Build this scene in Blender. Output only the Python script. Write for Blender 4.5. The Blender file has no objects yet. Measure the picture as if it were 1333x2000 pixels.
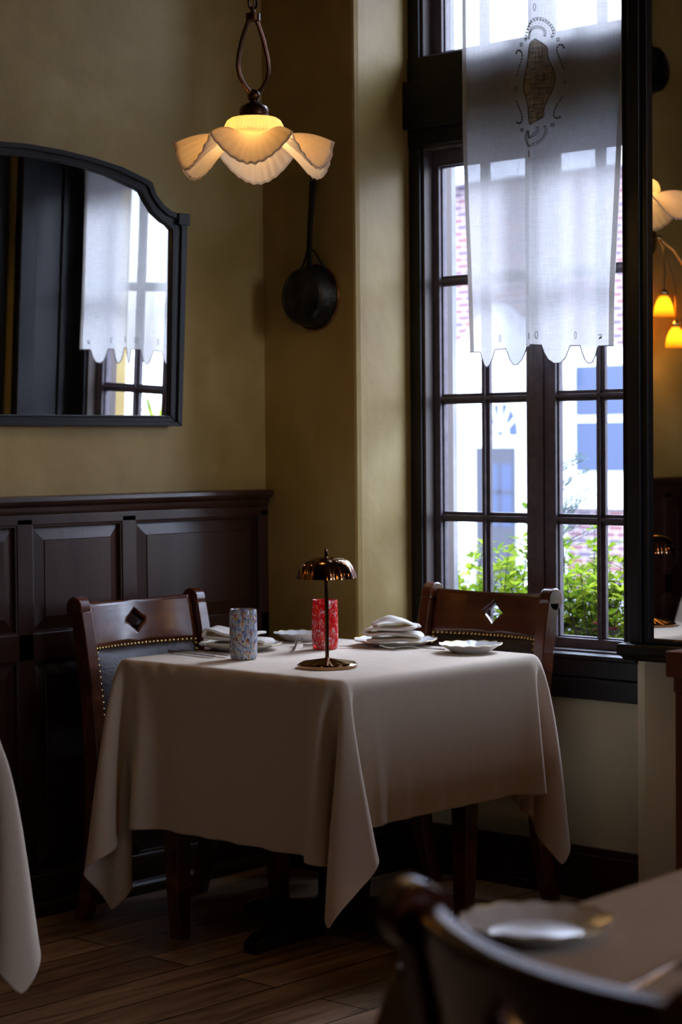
import bpy, bmesh, math, random
import numpy as np
from mathutils import Vector, Matrix
from math import sin, cos, pi, radians, sqrt, atan2

random.seed(7); rng = np.random.default_rng(7)
SC = bpy.context.scene
COL = SC.collection

# ------------------------------------------------------------------ camera, sky, exposure
CAM = Vector((4.543, -4.599, 1.34))
yaw, pit, rho, FPX = radians(42.5), math.atan(128/3911.0), 0.0085, 3911.0
f0 = Vector((-sin(yaw), cos(yaw), 0)); r0 = Vector((cos(yaw), sin(yaw), 0)); zz = Vector((0, 0, 1))
fw = f0*cos(pit) - zz*sin(pit); u0 = zz*cos(pit) + f0*sin(pit)
rr = r0*cos(rho) - u0*sin(rho); uu = u0*cos(rho) + r0*sin(rho)
cd = bpy.data.cameras.new('camera'); cam = bpy.data.objects.new('camera', cd); COL.objects.link(cam)
cam.matrix_world = Matrix(((rr.x, uu.x, -fw.x, CAM.x), (rr.y, uu.y, -fw.y, CAM.y), (rr.z, uu.z, -fw.z, CAM.z), (0, 0, 0, 1)))
cd.sensor_fit = 'HORIZONTAL'; cd.sensor_width = 24.0; cd.lens = FPX/1333*24.0
cd.clip_start = 0.05; cd.clip_end = 200
cd.dof.use_dof = True; cd.dof.focus_distance = 5.15; cd.dof.aperture_fstop = 4.0
SC.camera = cam
SC.view_settings.view_transform = 'Standard'; SC.view_settings.look = 'None'
SC.view_settings.exposure = 0.0; SC.view_settings.gamma = 1.0
SC.view_settings.use_curve_mapping = False

SKY = 14.0
w = bpy.data.worlds.new('overcast_sky'); SC.world = w; w.use_nodes = True
nt = w.node_tree; nt.nodes.clear()
tc = nt.nodes.new('ShaderNodeTexCoord'); sp = nt.nodes.new('ShaderNodeSeparateXYZ')
rp = nt.nodes.new('ShaderNodeValToRGB'); bg = nt.nodes.new('ShaderNodeBackground'); wo = nt.nodes.new('ShaderNodeOutputWorld')
nt.links.new(tc.outputs['Generated'], sp.inputs[0]); nt.links.new(sp.outputs['Z'], rp.inputs[0])
rp.color_ramp.elements[0].position = 0.0; rp.color_ramp.elements[0].color = (0.30, 0.31, 0.36, 1)
rp.color_ramp.elements[1].position = 0.05; rp.color_ramp.elements[1].color = (0.76, 0.85, 1.04, 1)
e = rp.color_ramp.elements.new(0.9); e.color = (0.60, 0.74, 1.04, 1)
nt.links.new(rp.outputs[0], bg.inputs[0]); bg.inputs[1].default_value = SKY
nt.links.new(bg.outputs[0], wo.inputs[0])

sl = bpy.data.lights.new('soft_sun', 'SUN'); sl.energy = 6.2; sl.angle = radians(22); sl.color = (0.80, 0.88, 1.12)
so = bpy.data.objects.new('soft_sun', sl); COL.objects.link(so)
so.rotation_euler = Vector((0.12, -0.99, -0.66)).to_track_quat('-Z', 'Y').to_euler()
def portal(name, loc, rot, sx, sy):
    l = bpy.data.lights.new(name, 'AREA'); l.shape = 'RECTANGLE'; l.size = sx; l.size_y = sy
    l.cycles.is_portal = True
    o = bpy.data.objects.new(name, l); COL.objects.link(o); o.location = loc; o.rotation_euler = rot
portal('window_portal', (0.89, 0.60, 1.95), (radians(-90), 0, 0), 1.1, 2.6)
portal('side_window_portal', (7.22, -0.8, 2.45), (0, radians(90), 0), 1.75, 1.25)

# ------------------------------------------------------------------ materials
def newmat(name):
    m = bpy.data.materials.new(name); m.use_nodes = True
    return m, m.node_tree, m.node_tree.nodes['Principled BSDF']
def pmat(name, col, rough=0.5, metal=0.0, spec=0.5, coat=0.0, **kw):
    m, t, b = newmat(name)
    b.inputs['Base Color'].default_value = (*col, 1); b.inputs['Roughness'].default_value = rough
    b.inputs['Metallic'].default_value = metal; b.inputs['Specular IOR Level'].default_value = spec
    b.inputs['Coat Weight'].default_value = coat; b.inputs['Coat Roughness'].default_value = 0.12
    for k, v in kw.items(): b.inputs[k.replace('_', ' ')].default_value = v
    return m
def noise_mat(name, stops, scale=4, detail=6, rough=(0.4, 0.6), bump=0.0, bscale=None, stretch=(1, 1, 1), metal=0.0, coat=0.0, spec=0.5, dist=0.0):
    m, t, b = newmat(name); N = t.nodes; L = t.links
    co = N.new('ShaderNodeTexCoord'); mp = N.new('ShaderNodeMapping'); mp.inputs['Scale'].default_value = stretch
    L.new(co.outputs['Object'], mp.inputs[0])
    n = N.new('ShaderNodeTexNoise'); n.inputs['Scale'].default_value = scale; n.inputs['Detail'].default_value = detail
    n.inputs['Distortion'].default_value = dist
    L.new(mp.outputs[0], n.inputs['Vector'])
    r = N.new('ShaderNodeValToRGB'); L.new(n.outputs['Fac'], r.inputs[0])
    cr = r.color_ramp
    cr.elements[0].position, cr.elements[0].color = stops[0][0], (*stops[0][1], 1)
    cr.elements[1].position, cr.elements[1].color = stops[-1][0], (*stops[-1][1], 1)
    for p, c in stops[1:-1]:
        e = cr.elements.new(p); e.color = (*c, 1)
    L.new(r.outputs[0], b.inputs['Base Color'])
    mr = N.new('ShaderNodeMapRange'); mr.inputs[3].default_value, mr.inputs[4].default_value = rough
    L.new(n.outputs['Fac'], mr.inputs[0]); L.new(mr.outputs[0], b.inputs['Roughness'])
    b.inputs['Metallic'].default_value = metal; b.inputs['Coat Weight'].default_value = coat
    b.inputs['Coat Roughness'].default_value = 0.15; b.inputs['Specular IOR Level'].default_value = spec
    if bump:
        n2 = N.new('ShaderNodeTexNoise'); n2.inputs['Scale'].default_value = bscale or scale*4; n2.inputs['Detail'].default_value = 8
        L.new(mp.outputs[0], n2.inputs['Vector'])
        bp = N.new('ShaderNodeBump'); bp.inputs['Strength'].default_value = bump; bp.inputs['Distance'].default_value = 0.01
        L.new(n2.outputs['Fac'], bp.inputs['Height']); L.new(bp.outputs[0], b.inputs['Normal'])
    return m

PLASTER = noise_mat('golden_limewash_plaster', [(0.25, (0.22, 0.138, 0.032)), (0.5, (0.33, 0.225, 0.062)), (0.8, (0.48, 0.37, 0.15))], 2.2, 8, (0.55, 0.42), 0.25, 14, spec=0.4, dist=0.4)
CREAM = noise_mat('cream_plaster', [(0.3, (0.42, 0.36, 0.22)), (0.75, (0.52, 0.46, 0.31))], 3, 6, (0.6, 0.5), 0.15, 20)
MAHOG = noise_mat('dark_mahogany', [(0.3, (0.016, 0.006, 0.003)), (0.7, (0.046, 0.016, 0.008))], 5, 8, (0.26, 0.38), 0.05, 60, (1, 1, 0.12), coat=0.12, spec=0.4, dist=0.6)
CHAIRW = noise_mat('varnished_chair_wood', [(0.3, (0.045, 0.010, 0.004)), (0.72, (0.135, 0.034, 0.010))], 9, 8, (0.2, 0.32), 0.04, 50, (0.25, 1, 1), coat=0.4, dist=0.8)
DARKW = noise_mat('near_black_wood', [(0.3, (0.008, 0.004, 0.003)), (0.7, (0.02, 0.009, 0.006))], 7, 6, (0.3, 0.45))
BLACKP = noise_mat('black_painted_timber', [(0.3, (0.006, 0.006, 0.007)), (0.7, (0.013, 0.012, 0.013))], 6, 6, (0.36, 0.5), 0.08, 30, spec=0.3)
SASHP = noise_mat('weathered_plum_brown_paint', [(0.3, (0.060, 0.048, 0.062)), (0.7, (0.115, 0.092, 0.108))], 30, 8, (0.4, 0.55), 0.15, 80)
CASEP = noise_mat('faded_brown_casing', [(0.3, (0.05, 0.035, 0.03)), (0.7, (0.10, 0.07, 0.06))], 12, 8, (0.5, 0.6), 0.1, 60, (1, 1, .2))
BRONZE = noise_mat('aged_bronze', [(0.3, (0.06, 0.028, 0.014)), (0.7, (0.14, 0.065, 0.03))], 20, 4, (0.3, 0.42), metal=0.9)
COPPER = pmat('polished_dark_copper', (0.28, 0.145, 0.07), 0.09, 1.0)
BRASS = pmat('brass', (0.75, 0.5, 0.2), 0.25, 1.0)
SILVER = pmat('silver_cutlery', (0.72, 0.70, 0.66), 0.18, 1.0)
IRON = noise_mat('blackened_pan_iron', [(0.35, (0.010, 0.009, 0.008)), (0.55, (0.04, 0.036, 0.03)), (0.75, (0.09, 0.08, 0.065))], 14, 10, (0.3, 0.5), 0.4, 60, metal=0.75)
COPRIM = pmat('worn_copper_rim', (0.30, 0.13, 0.04), 0.35, 1.0)
BLKIRON = pmat('black_iron', (0.012, 0.011, 0.010), 0.45, 0.6)
LEATHER = noise_mat('dark_plum_leather', [(0.3, (0.022, 0.013, 0.010)), (0.7, (0.05, 0.030, 0.024))], 40, 6, (0.40, 0.52), 0.15, 120, spec=0.35)
PORC = pmat('white_porcelain', (0.72, 0.72, 0.70), 0.13, 0, 0.5, 0.3)
GOLDRIM = pmat('gilt_plate_edge', (0.55, 0.40, 0.16), 0.3, 0.8)
ORANGEW = noise_mat('orange_brown_cabinet_wood', [(0.3, (0.13, 0.032, 0.012)), (0.7, (0.24, 0.065, 0.024))], 4, 6, (0.35, 0.45), 0.03, 30, (1, 1, .2))
MIRROR = pmat('silvered_mirror_glass', (0.86, 0.87, 0.86), 0.012, 1.0)
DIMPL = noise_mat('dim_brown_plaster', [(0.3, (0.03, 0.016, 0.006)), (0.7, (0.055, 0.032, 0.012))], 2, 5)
PIERM = noise_mat('pale_cream_plaster', [(0.3, (0.66, 0.58, 0.40)), (0.75, (0.76, 0.69, 0.50))], 3, 6, (0.6, 0.5), 0.15, 20)
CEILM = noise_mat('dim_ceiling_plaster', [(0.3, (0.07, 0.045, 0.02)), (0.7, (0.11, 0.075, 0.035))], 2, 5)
STONE = noise_mat('pale_outside_stone', [(0.3, (0.20, 0.20, 0.21)), (0.7, (0.32, 0.31, 0.31))], 6, 8, (0.8, 0.9), 0.3, 40)

def glass_mat(name, tint=(0.97, 0.98, 1.0)):
    m = bpy.data.materials.new(name); m.use_nodes = True; t = m.node_tree; N = t.nodes; L = t.links; N.clear()
    o = N.new('ShaderNodeOutputMaterial'); mx = N.new('ShaderNodeMixShader'); tr = N.new('ShaderNodeBsdfTransparent'); gl = N.new('ShaderNodeBsdfGlossy')
    tr.inputs[0].default_value = (*tint, 1); gl.inputs['Roughness'].default_value = 0.02
    lw = N.new('ShaderNodeLayerWeight'); lw.inputs[0].default_value = 0.5
    pw = N.new('ShaderNodeMath'); pw.operation = 'POWER'; pw.inputs[1].default_value = 4.0; L.new(lw.outputs['Facing'], pw.inputs[0])
    fr = N.new('ShaderNodeMapRange'); fr.inputs[3].default_value = 0.015; fr.inputs[4].default_value = 0.6; L.new(pw.outputs[0], fr.inputs[0])
    L.new(fr.outputs[0], mx.inputs[0]); L.new(tr.outputs[0], mx.inputs[1]); L.new(gl.outputs[0], mx.inputs[2]); L.new(mx.outputs[0], o.inputs[0])
    return m
GLASS = glass_mat('old_window_glass')

def cloth_mat(name, diff, trans, tfac=0.3, transp=0.0, wscale=900, sheenvar=0.06, bump=0.15):
    m = bpy.data.materials.new(name); m.use_nodes = True; t = m.node_tree; N = t.nodes; L = t.links; N.clear()
    o = N.new('ShaderNodeOutputMaterial')
    co = N.new('ShaderNodeTexCoord')
    n = N.new('ShaderNodeTexNoise'); n.inputs['Scale'].default_value = 9; n.inputs['Detail'].default_value = 5
    L.new(co.outputs['Object'], n.inputs['Vector'])
    def weave(sx, sz):
        mp = N.new('ShaderNodeMapping'); mp.inputs['Scale'].default_value = (sx, sx, sz)
        L.new(co.outputs['Object'], mp.inputs[0])
        k = N.new('ShaderNodeTexNoise'); k.inputs['Scale'].default_value = 1.0; k.inputs['Detail'].default_value = 3
        L.new(mp.outputs[0], k.inputs['Vector']); return k
    w1 = weave(wscale, 25); w2 = weave(25, wscale)
    ad = N.new('ShaderNodeMath'); ad.operation = 'ADD'; L.new(w1.outputs['Fac'], ad.inputs[0]); L.new(w2.outputs['Fac'], ad.inputs[1])
    mr = N.new('ShaderNodeMapRange'); mr.inputs[1].default_value = 0.7; mr.inputs[2].default_value = 1.3
    mr.inputs[3].default_value = 1-sheenvar*2; mr.inputs[4].default_value = 1.0
    L.new(ad.outputs[0], mr.inputs[0])
    def colour(c):
        vm = N.new('ShaderNodeVectorMath'); vm.operation = 'SCALE'; vm.inputs[0].default_value = c
        L.new(mr.outputs[0], vm.inputs['Scale']); return vm
    d = N.new('ShaderNodeBsdfDiffuse'); L.new(colour(diff).outputs[0], d.inputs[0])
    tl = N.new('ShaderNodeBsdfTranslucent'); L.new(colour(trans).outputs[0], tl.inputs[0])
    bp = N.new('ShaderNodeBump'); bp.inputs['Strength'].default_value = bump; bp.inputs['Distance'].default_value = 0.002
    L.new(ad.outputs[0], bp.inputs['Height'])
    mx = N.new('ShaderNodeMixShader'); mx.inputs[0].default_value = tfac
    L.new(d.outputs[0], mx.inputs[1]); L.new(tl.outputs[0], mx.inputs[2])
    last = mx
    if transp:
        tp = N.new('ShaderNodeBsdfTransparent'); m2 = N.new('ShaderNodeMixShader')
        mr2 = N.new('ShaderNodeMapRange'); mr2.inputs[1].default_value = 0.75; mr2.inputs[2].default_value = 1.25
        mr2.inputs[3].default_value = transp*1.5; mr2.inputs[4].default_value = transp*0.5
        L.new(ad.outputs[0], mr2.inputs[0]); L.new(mr2.outputs[0], m2.inputs[0])
        L.new(mx.outputs[0], m2.inputs[1]); L.new(tp.outputs[0], m2.inputs[2]); last = m2
    L.new(last.outputs[0], o.inputs[0]); return m
LINEN = cloth_mat('cream_table_linen', (0.775, 0.695, 0.565), (0.95, 0.52, 0.05), 0.26)
NAPKIN = cloth_mat('ivory_napkin_linen', (0.80, 0.76, 0.68), (0.85, 0.62, 0.25), 0.2)
SHEER = cloth_mat('sheer_white_linen', (0.66, 0.60, 0.54), (0.58, 0.565, 0.545), 0.50, 0.11, 700, 0.08, 0.05)
SHEERHEM = cloth_mat('doubled_linen_hem', (0.70, 0.66, 0.60), (0.80, 0.76, 0.70), 0.32, 0.02, 700, 0.08, 0.05)
LACE = cloth_mat('brown_lace_net', (0.80, 0.66, 0.46), (0.55, 0.45, 0.32), 0.35, 0.06, 420, 0.45)
THREAD = pmat('grey_brown_thread', (0.12, 0.10, 0.075), 0.8)

def floor_mat():
    m, t, b = newmat('dark_oak_planks'); N = t.nodes; L = t.links
    co = N.new('ShaderNodeTexCoord'); mp = N.new('ShaderNodeMapping'); mp.inputs['Rotation'].default_value = (0, 0, pi/2)
    L.new(co.outputs['Object'], mp.inputs[0])
    br = N.new('ShaderNodeTexBrick'); br.offset = 0.43; br.inputs['Scale'].default_value = 1; br.inputs['Brick Width'].default_value = 1.9
    br.inputs['Row Height'].default_value = 0.155; br.inputs['Mortar Size'].default_value = 0.003; br.inputs['Mortar Smooth'].default_value = 0.3
    br.inputs['Color1'].default_value = (0.22, 0.135, 0.075, 1); br.inputs['Color2'].default_value = (0.46, 0.31, 0.19, 1); br.inputs['Mortar'].default_value = (0.004, 0.003, 0.002, 1)
    L.new(mp.outputs[0], br.inputs[0])
    mp2 = N.new('ShaderNodeMapping'); mp2.inputs['Scale'].default_value = (14, 1.6, 1); L.new(co.outputs['Object'], mp2.inputs[0])
    n = N.new('ShaderNodeTexNoise'); n.inputs['Scale'].default_value = 1.5; n.inputs['Detail'].default_value = 9; n.inputs['Distortion'].default_value = 1.6
    L.new(mp2.outputs[0], n.inputs['Vector'])
    r = N.new('ShaderNodeValToRGB'); r.color_ramp.elements[0].position = 0.32; r.color_ramp.elements[0].color = (0.45, 0.40, 0.36, 1)
    r.color_ramp.elements[1].position = 0.68; r.color_ramp.elements[1].color = (1.15, 1.1, 1.05, 1); L.new(n.outputs['Fac'], r.inputs[0])
    mx = N.new('ShaderNodeMix'); mx.data_type = 'RGBA'; mx.blend_type = 'MULTIPLY'; mx.inputs[0].default_value = 1
    L.new(br.outputs['Color'], mx.inputs[6]); L.new(r.outputs[0], mx.inputs[7]); L.new(mx.outputs[2], b.inputs['Base Color'])
    mr = N.new('ShaderNodeMapRange'); mr.inputs[3].default_value = 0.28; mr.inputs[4].default_value = 0.5; L.new(n.outputs['Fac'], mr.inputs[0]); L.new(mr.outputs[0], b.inputs['Roughness'])
    bp = N.new('ShaderNodeBump'); bp.inputs['Strength'].default_value = 0.25; bp.inputs['Distance'].default_value = 0.004
    L.new(br.outputs['Fac'], bp.inputs['Height']); bp.invert = True; L.new(bp.outputs[0], b.inputs['Normal'])
    return m
FLOORM = floor_mat()

def tumbler_mat(name, stops, scale=150, stretch=(1, 1, 0.55), light=0.0):
    m, t, b = newmat(name); N = t.nodes; L = t.links
    co = N.new('ShaderNodeTexCoord'); mp = N.new('ShaderNodeMapping'); mp.inputs['Scale'].default_value = stretch
    L.new(co.outputs['Object'], mp.inputs[0])
    n = N.new('ShaderNodeTexNoise'); n.inputs['Scale'].default_value = 28; n.inputs['Detail'].default_value = 2
    L.new(mp.outputs[0], n.inputs['Vector'])
    vm = N.new('ShaderNodeVectorMath'); vm.operation = 'MULTIPLY_ADD'; vm.inputs[1].default_value = (0.03, 0.03, 0.03)
    L.new(n.outputs['Color'], vm.inputs[0]); L.new(mp.outputs[0], vm.inputs[2])
    v = N.new('ShaderNodeTexVoronoi'); v.inputs['Scale'].default_value = scale; L.new(vm.outputs[0], v.inputs['Vector'])
    s = N.new('ShaderNodeSeparateColor'); L.new(v.outputs['Color'], s.inputs[0])
    r = N.new('ShaderNodeValToRGB'); r.color_ramp.interpolation = 'CONSTANT'; cr = r.color_ramp
    cr.elements[0].position = 0; cr.elements[0].color = (*stops[0][1], 1)
    cr.elements[1].position = stops[1][0]; cr.elements[1].color = (*stops[1][1], 1)
    for p, c in stops[2:]:
        e = cr.elements.new(p); e.color = (*c, 1)
    L.new(s.outputs[0], r.inputs[0]); L.new(r.outputs[0], b.inputs['Base Color'])
    b.inputs['Roughness'].default_value = 0.12; b.inputs['Transmission Weight'].default_value = 0.35; b.inputs['Coat Weight'].default_value = 0.5
    b.inputs['IOR'].default_value = 1.3
    return m
MURANO = tumbler_mat('multicoloured_fleck_glass', [(0, (0.62, 0.66, 0.74)), (0.28, (0.28, 0.42, 0.72)), (0.42, (0.72, 0.74, 0.78)), (0.58, (0.10, 0.16, 0.38)), (0.66, (0.72, 0.36, 0.08)), (0.75, (0.42, 0.09, 0.03)), (0.83, (0.78, 0.66, 0.30)), (0.90, (0.45, 0.52, 0.50))], 270)
REDGLASS = tumbler_mat('red_fleck_glass', [(0, (0.80, 0.015, 0.02)), (0.45, (0.62, 0.01, 0.015)), (0.66, (0.86, 0.10, 0.06)), (0.80, (0.80, 0.62, 0.66)), (0.90, (0.90, 0.22, 0.16))], 300)

def shade_glass():
    m = bpy.data.materials.new('frosted_petal_glass'); m.use_nodes = True; t = m.node_tree; N = t.nodes; L = t.links; N.clear()
    o = N.new('ShaderNodeOutputMaterial')
    d = N.new('ShaderNodeBsdfDiffuse'); d.inputs[0].default_value = (0.74, 0.70, 0.70, 1)
    tl = N.new('ShaderNodeBsdfTranslucent'); tl.inputs[0].default_value = (0.95, 0.82, 0.64, 1)
    g = N.new('ShaderNodeBsdfGlossy'); g.inputs['Roughness'].default_value = 0.3; g.inputs[0].default_value = (0.9, 0.9, 0.95, 1)
    a = N.new('ShaderNodeMixShader'); a.inputs[0].default_value = 0.72; L.new(d.outputs[0], a.inputs[1]); L.new(tl.outputs[0], a.inputs[2])
    b = N.new('ShaderNodeMixShader'); b.inputs[0].default_value = 0.05; L.new(a.outputs[0], b.inputs[1]); L.new(g.outputs[0], b.inputs[2])
    L.new(b.outputs[0], o.inputs[0]); return m
SHADEG = shade_glass()
def emis(name, col, s):
    m = bpy.data.materials.new(name); m.use_nodes = True; t = m.node_tree; t.nodes.clear()
    e = t.nodes.new('ShaderNodeEmission'); e.inputs[0].default_value = (*col, 1); e.inputs[1].default_value = s
    o = t.nodes.new('ShaderNodeOutputMaterial'); t.links.new(e.outputs[0], o.inputs[0]); return m
BULB = emis('warm_bulb', (1.0, 0.60, 0.20), 85.0)
def amber_glass():
    m = bpy.data.materials.new('amber_lit_glass'); m.use_nodes = True; t = m.node_tree; N = t.nodes; L = t.links; N.clear()
    o = N.new('ShaderNodeOutputMaterial'); tl = N.new('ShaderNodeBsdfTranslucent'); tl.inputs[0].default_value = (0.95, 0.72, 0.18, 1)
    d = N.new('ShaderNodeBsdfDiffuse'); d.inputs[0].default_value = (0.8, 0.5, 0.15, 1); a = N.new('ShaderNodeMixShader'); a.inputs[0].default_value = 0.75
    L.new(d.outputs[0], a.inputs[1]); L.new(tl.outputs[0], a.inputs[2]); L.new(a.outputs[0], o.inputs[0]); return m
AMBER = amber_glass()

def leaf_mat(name, cols, trans=0.5):
    m = bpy.data.materials.new(name); m.use_nodes = True; t = m.node_tree; N = t.nodes; L = t.links; N.clear()
    o = N.new('ShaderNodeOutputMaterial'); g = N.new('ShaderNodeNewGeometry')
    r = N.new('ShaderNodeValToRGB'); cr = r.color_ramp
    cr.elements[0].position = 0; cr.elements[0].color = (*cols[0], 1); cr.elements[1].position = 1; cr.elements[1].color = (*cols[-1], 1)
    for i, c in enumerate(cols[1:-1]):
        e = cr.elements.new((i+1)/(len(cols)-1)); e.color = (*c, 1)
    L.new(g.outputs['Random Per Island'], r.inputs[0])
    d = N.new('ShaderNodeBsdfDiffuse'); L.new(r.outputs[0], d.inputs[0]); tl = N.new('ShaderNodeBsdfTranslucent'); L.new(r.outputs[0], tl.inputs[0])
    a = N.new('ShaderNodeMixShader'); a.inputs[0].default_value = trans; L.new(d.outputs[0], a.inputs[1]); L.new(tl.outputs[0], a.inputs[2])
    L.new(a.outputs[0], o.inputs[0]); return m
LEAF = leaf_mat('spring_green_leaf', [(0.06, 0.12, 0.012), (0.12, 0.20, 0.015), (0.20, 0.30, 0.02), (0.32, 0.38, 0.03), (0.14, 0.20, 0.03)])
LEAFD = leaf_mat('deep_green_leaf', [(0.012, 0.03, 0.012), (0.03, 0.06, 0.02), (0.06, 0.10, 0.03)])
LEAFR = leaf_mat('crimson_leaf', [(0.10, 0.012, 0.02), (0.16, 0.02, 0.03), (0.06, 0.01, 0.02)])
NEEDLE = leaf_mat('grey_green_needle', [(0.08, 0.12, 0.11), (0.12, 0.17, 0.15)])
TWIG = pmat('brown_twig', (0.03, 0.018, 0.012), 0.8)

# ------------------------------------------------------------------ mesh helpers
class B:
    def __init__(s): s.b = bmesh.new()
    def face(s, vs):
        try: return s.b.faces.new(vs)
        except ValueError: return None
    def box(s, lo, hi):
        x0, y0, z0 = [min(a, b) for a, b in zip(lo, hi)]; x1, y1, z1 = [max(a, b) for a, b in zip(lo, hi)]
        v = [s.b.verts.new(p) for p in ((x0, y0, z0), (x1, y0, z0), (x1, y1, z0), (x0, y1, z0), (x0, y0, z1), (x1, y0, z1), (x1, y1, z1), (x0, y1, z1))]
        for f in ((3, 2, 1, 0), (4, 5, 6, 7), (0, 1, 5, 4), (1, 2, 6, 5), (2, 3, 7, 6), (3, 0, 4, 7)): s.b.faces.new([v[i] for i in f])
        return s
    def loft(s, rings, closed=True, caps=True):
        R = [[s.b.verts.new(p) for p in ring] for ring in rings]; n = len(R[0])
        for a, b in zip(R, R[1:]):
            for i in range(n if closed else n-1): s.face([a[i], a[(i+1) % n], b[(i+1) % n], b[i]])
        if caps and closed: s.face(R[0][::-1]); s.face(R[-1])
        return s
    def lathe(s, prof, c=(0, 0, 0), n=32, caps=False, lobes=0, amp=0):
        rings = []
        for r, z in prof:
            rings.append([(c[0]+r*cos(2*pi*i/n), c[1]+r*sin(2*pi*i/n), c[2]+z) for i in range(n)])
        return s.loft(rings, True, caps)
    def tube(s, pts, r, n=8, closed=False, flat=1.0, up=None):
        pts = [Vector(p) for p in pts]; rad = r if isinstance(r, (list, tuple)) else [r]*len(pts)
        rings = []; prev = None; m = len(pts)
        for i, p in enumerate(pts):
            if closed: t = (pts[(i+1) % m]-pts[i-1]).normalized()
            else: t = (pts[min(i+1, m-1)]-pts[max(i-1, 0)]).normalized()
            if prev is None:
                a = up or (Vector((0, 0, 1)) if abs(t.z) < 0.9 else Vector((1, 0, 0)))
                prev = (Vector(a)-t*t.dot(Vector(a))).normalized()
            else: prev = (prev-t*t.dot(prev)).normalized()
            q = t.cross(prev)
            rings.append([p+prev*(rad[i]*flat*cos(2*pi*k/n))+q*(rad[i]*sin(2*pi*k/n)) for k in range(n)])
        if closed: rings.append(rings[0]); s.loft(rings, True, False); bmesh.ops.remove_doubles(s.b, verts=s.b.verts, dist=1e-6)
        else: s.loft(rings, True, True)
        return s
    def sphere(s, c, r, n=12, sz=1.0):
        prof = [(max(1e-4, r*sin(pi*i/n)), -r*sz*cos(pi*i/n)) for i in range(n+1)]
        return s.lathe(prof, c, 2*n, True)
    def prism(s, poly, axis, a, b):
        def P(u, v, w): return {0: (w, u, v), 1: (u, w, v), 2: (u, v, w)}[axis]
        A = [s.b.verts.new(P(u, v, a)) for u, v in poly]; Bv = [s.b.verts.new(P(u, v, b)) for u, v in poly]; n = len(poly)
        for i in range(n): s.face([A[i], A[(i+1) % n], Bv[(i+1) % n], Bv[i]])
        s.face(A[::-1]); s.face(Bv); return s
    def strip(s, outer, inner, axis, a, b):           # ring between two open outlines, extruded along axis
        def P(u, v, w): return {0: (w, u, v), 1: (u, w, v), 2: (u, v, w)}[axis]
        V = [[s.b.verts.new(P(*q)) for q in ((o[0], o[1], a), (i[0], i[1], a), (i[0], i[1], b), (o[0], o[1], b))] for o, i in zip(outer, inner)]
        for p, q in zip(V, V[1:]):
            for k in range(4): s.face([p[k], p[(k+1) % 4], q[(k+1) % 4], q[k]])
        s.face(V[0]); s.face(V[-1][::-1]); return s
    def done(s, name, mat, parent=None, smooth=None, bevel=0.0, loc=None, sub=0, solid=0, segs=2):
        bmesh.ops.recalc_face_normals(s.b, faces=s.b.faces)
        me = bpy.data.meshes.new(name); s.b.to_mesh(me); s.b.free()
        return finish(me, name, mat, parent, smooth, bevel, loc, sub, solid, segs)
def finish(me, name, mat, parent=None, smooth=None, bevel=0.0, loc=None, sub=0, solid=0, segs=2):
    me.materials.append(mat)
    o = bpy.data.objects.new(name, me); COL.objects.link(o)
    if parent: o.parent = parent
    if loc: o.location = loc
    if smooth is not None:
        me.polygons.foreach_set('use_smooth', [True]*len(me.polygons))
        if smooth > 0:
            bm = bmesh.new(); bm.from_mesh(me)
            for e in bm.edges:
                if len(e.link_faces) == 2 and e.calc_face_angle(0) > radians(smooth): e.smooth = False
            bm.to_mesh(me); bm.free()
    if bevel:
        m = o.modifiers.new('bevel', 'BEVEL'); m.width = bevel; m.segments = segs; m.limit_method = 'ANGLE'; m.angle_limit = radians(35)
        if smooth is None:
            me.polygons.foreach_set('use_smooth', [True]*len(me.polygons)); m.harden_normals = True
    if solid:
        m = o.modifiers.new('solid', 'SOLIDIFY'); m.thickness = solid; m.offset = 0
    if sub:
        m = o.modifiers.new('sub', 'SUBSURF'); m.levels = sub; m.render_levels = sub
    return o
def pymesh(name, V, F, mat, parent=None, **kw):
    me = bpy.data.meshes.new(name); me.from_pydata([tuple(map(float, v)) for v in V], [], [tuple(int(i) for i in f) for f in F]); me.update()
    return finish(me, name, mat, parent, **kw)
def empty(name, loc, label, cat, group=None, rz=0):
    o = bpy.data.objects.new(name, None); COL.objects.link(o); o.location = loc; o.rotation_euler = (0, 0, rz)
    o.empty_display_size = 0.05
    return tag(o, label, cat, group)
def tag(o, label, cat=None, group=None, kind=None):
    o['label'] = label
    if cat: o['category'] = cat
    if group: o['group'] = group
    if kind: o['kind'] = kind
    return o
def copy_tree(o, parent=None):
    c = o.copy(); COL.objects.link(c)
    if parent: c.parent = parent
    for ch in list(o.children): copy_tree(ch, c)
    return c
def struct(o, label=None, cat='wall'):
    o['kind'] = 'structure'
    if label: o['label'] = label; o['category'] = cat
    return o
def lerp(x, xs, ys): return float(np.interp(x, xs, ys))

# ------------------------------------------------------------------ room shell
H = 3.5
struct(B().box((-0.2, -8, -0.1), (7.2, 0.6, 0)).done('floor', FLOORM), 'dark wide plank wooden floor running towards the window', 'floor')
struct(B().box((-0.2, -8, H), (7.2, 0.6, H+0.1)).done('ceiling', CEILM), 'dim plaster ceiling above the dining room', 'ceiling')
struct(B().box((-0.2, -8, 0), (0, 0.6, H)).done('wall_left', PLASTER), 'mottled golden brown plaster wall above dark wainscot')
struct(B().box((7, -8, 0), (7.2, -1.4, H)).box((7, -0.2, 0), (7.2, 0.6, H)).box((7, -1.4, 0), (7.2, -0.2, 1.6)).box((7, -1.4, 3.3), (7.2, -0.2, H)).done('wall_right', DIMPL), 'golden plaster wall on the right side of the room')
struct(B().box((0, -8.2, 0), (7.2, -8, H)).done('wall_back', DIMPL), 'golden plaster wall behind the camera')
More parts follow.
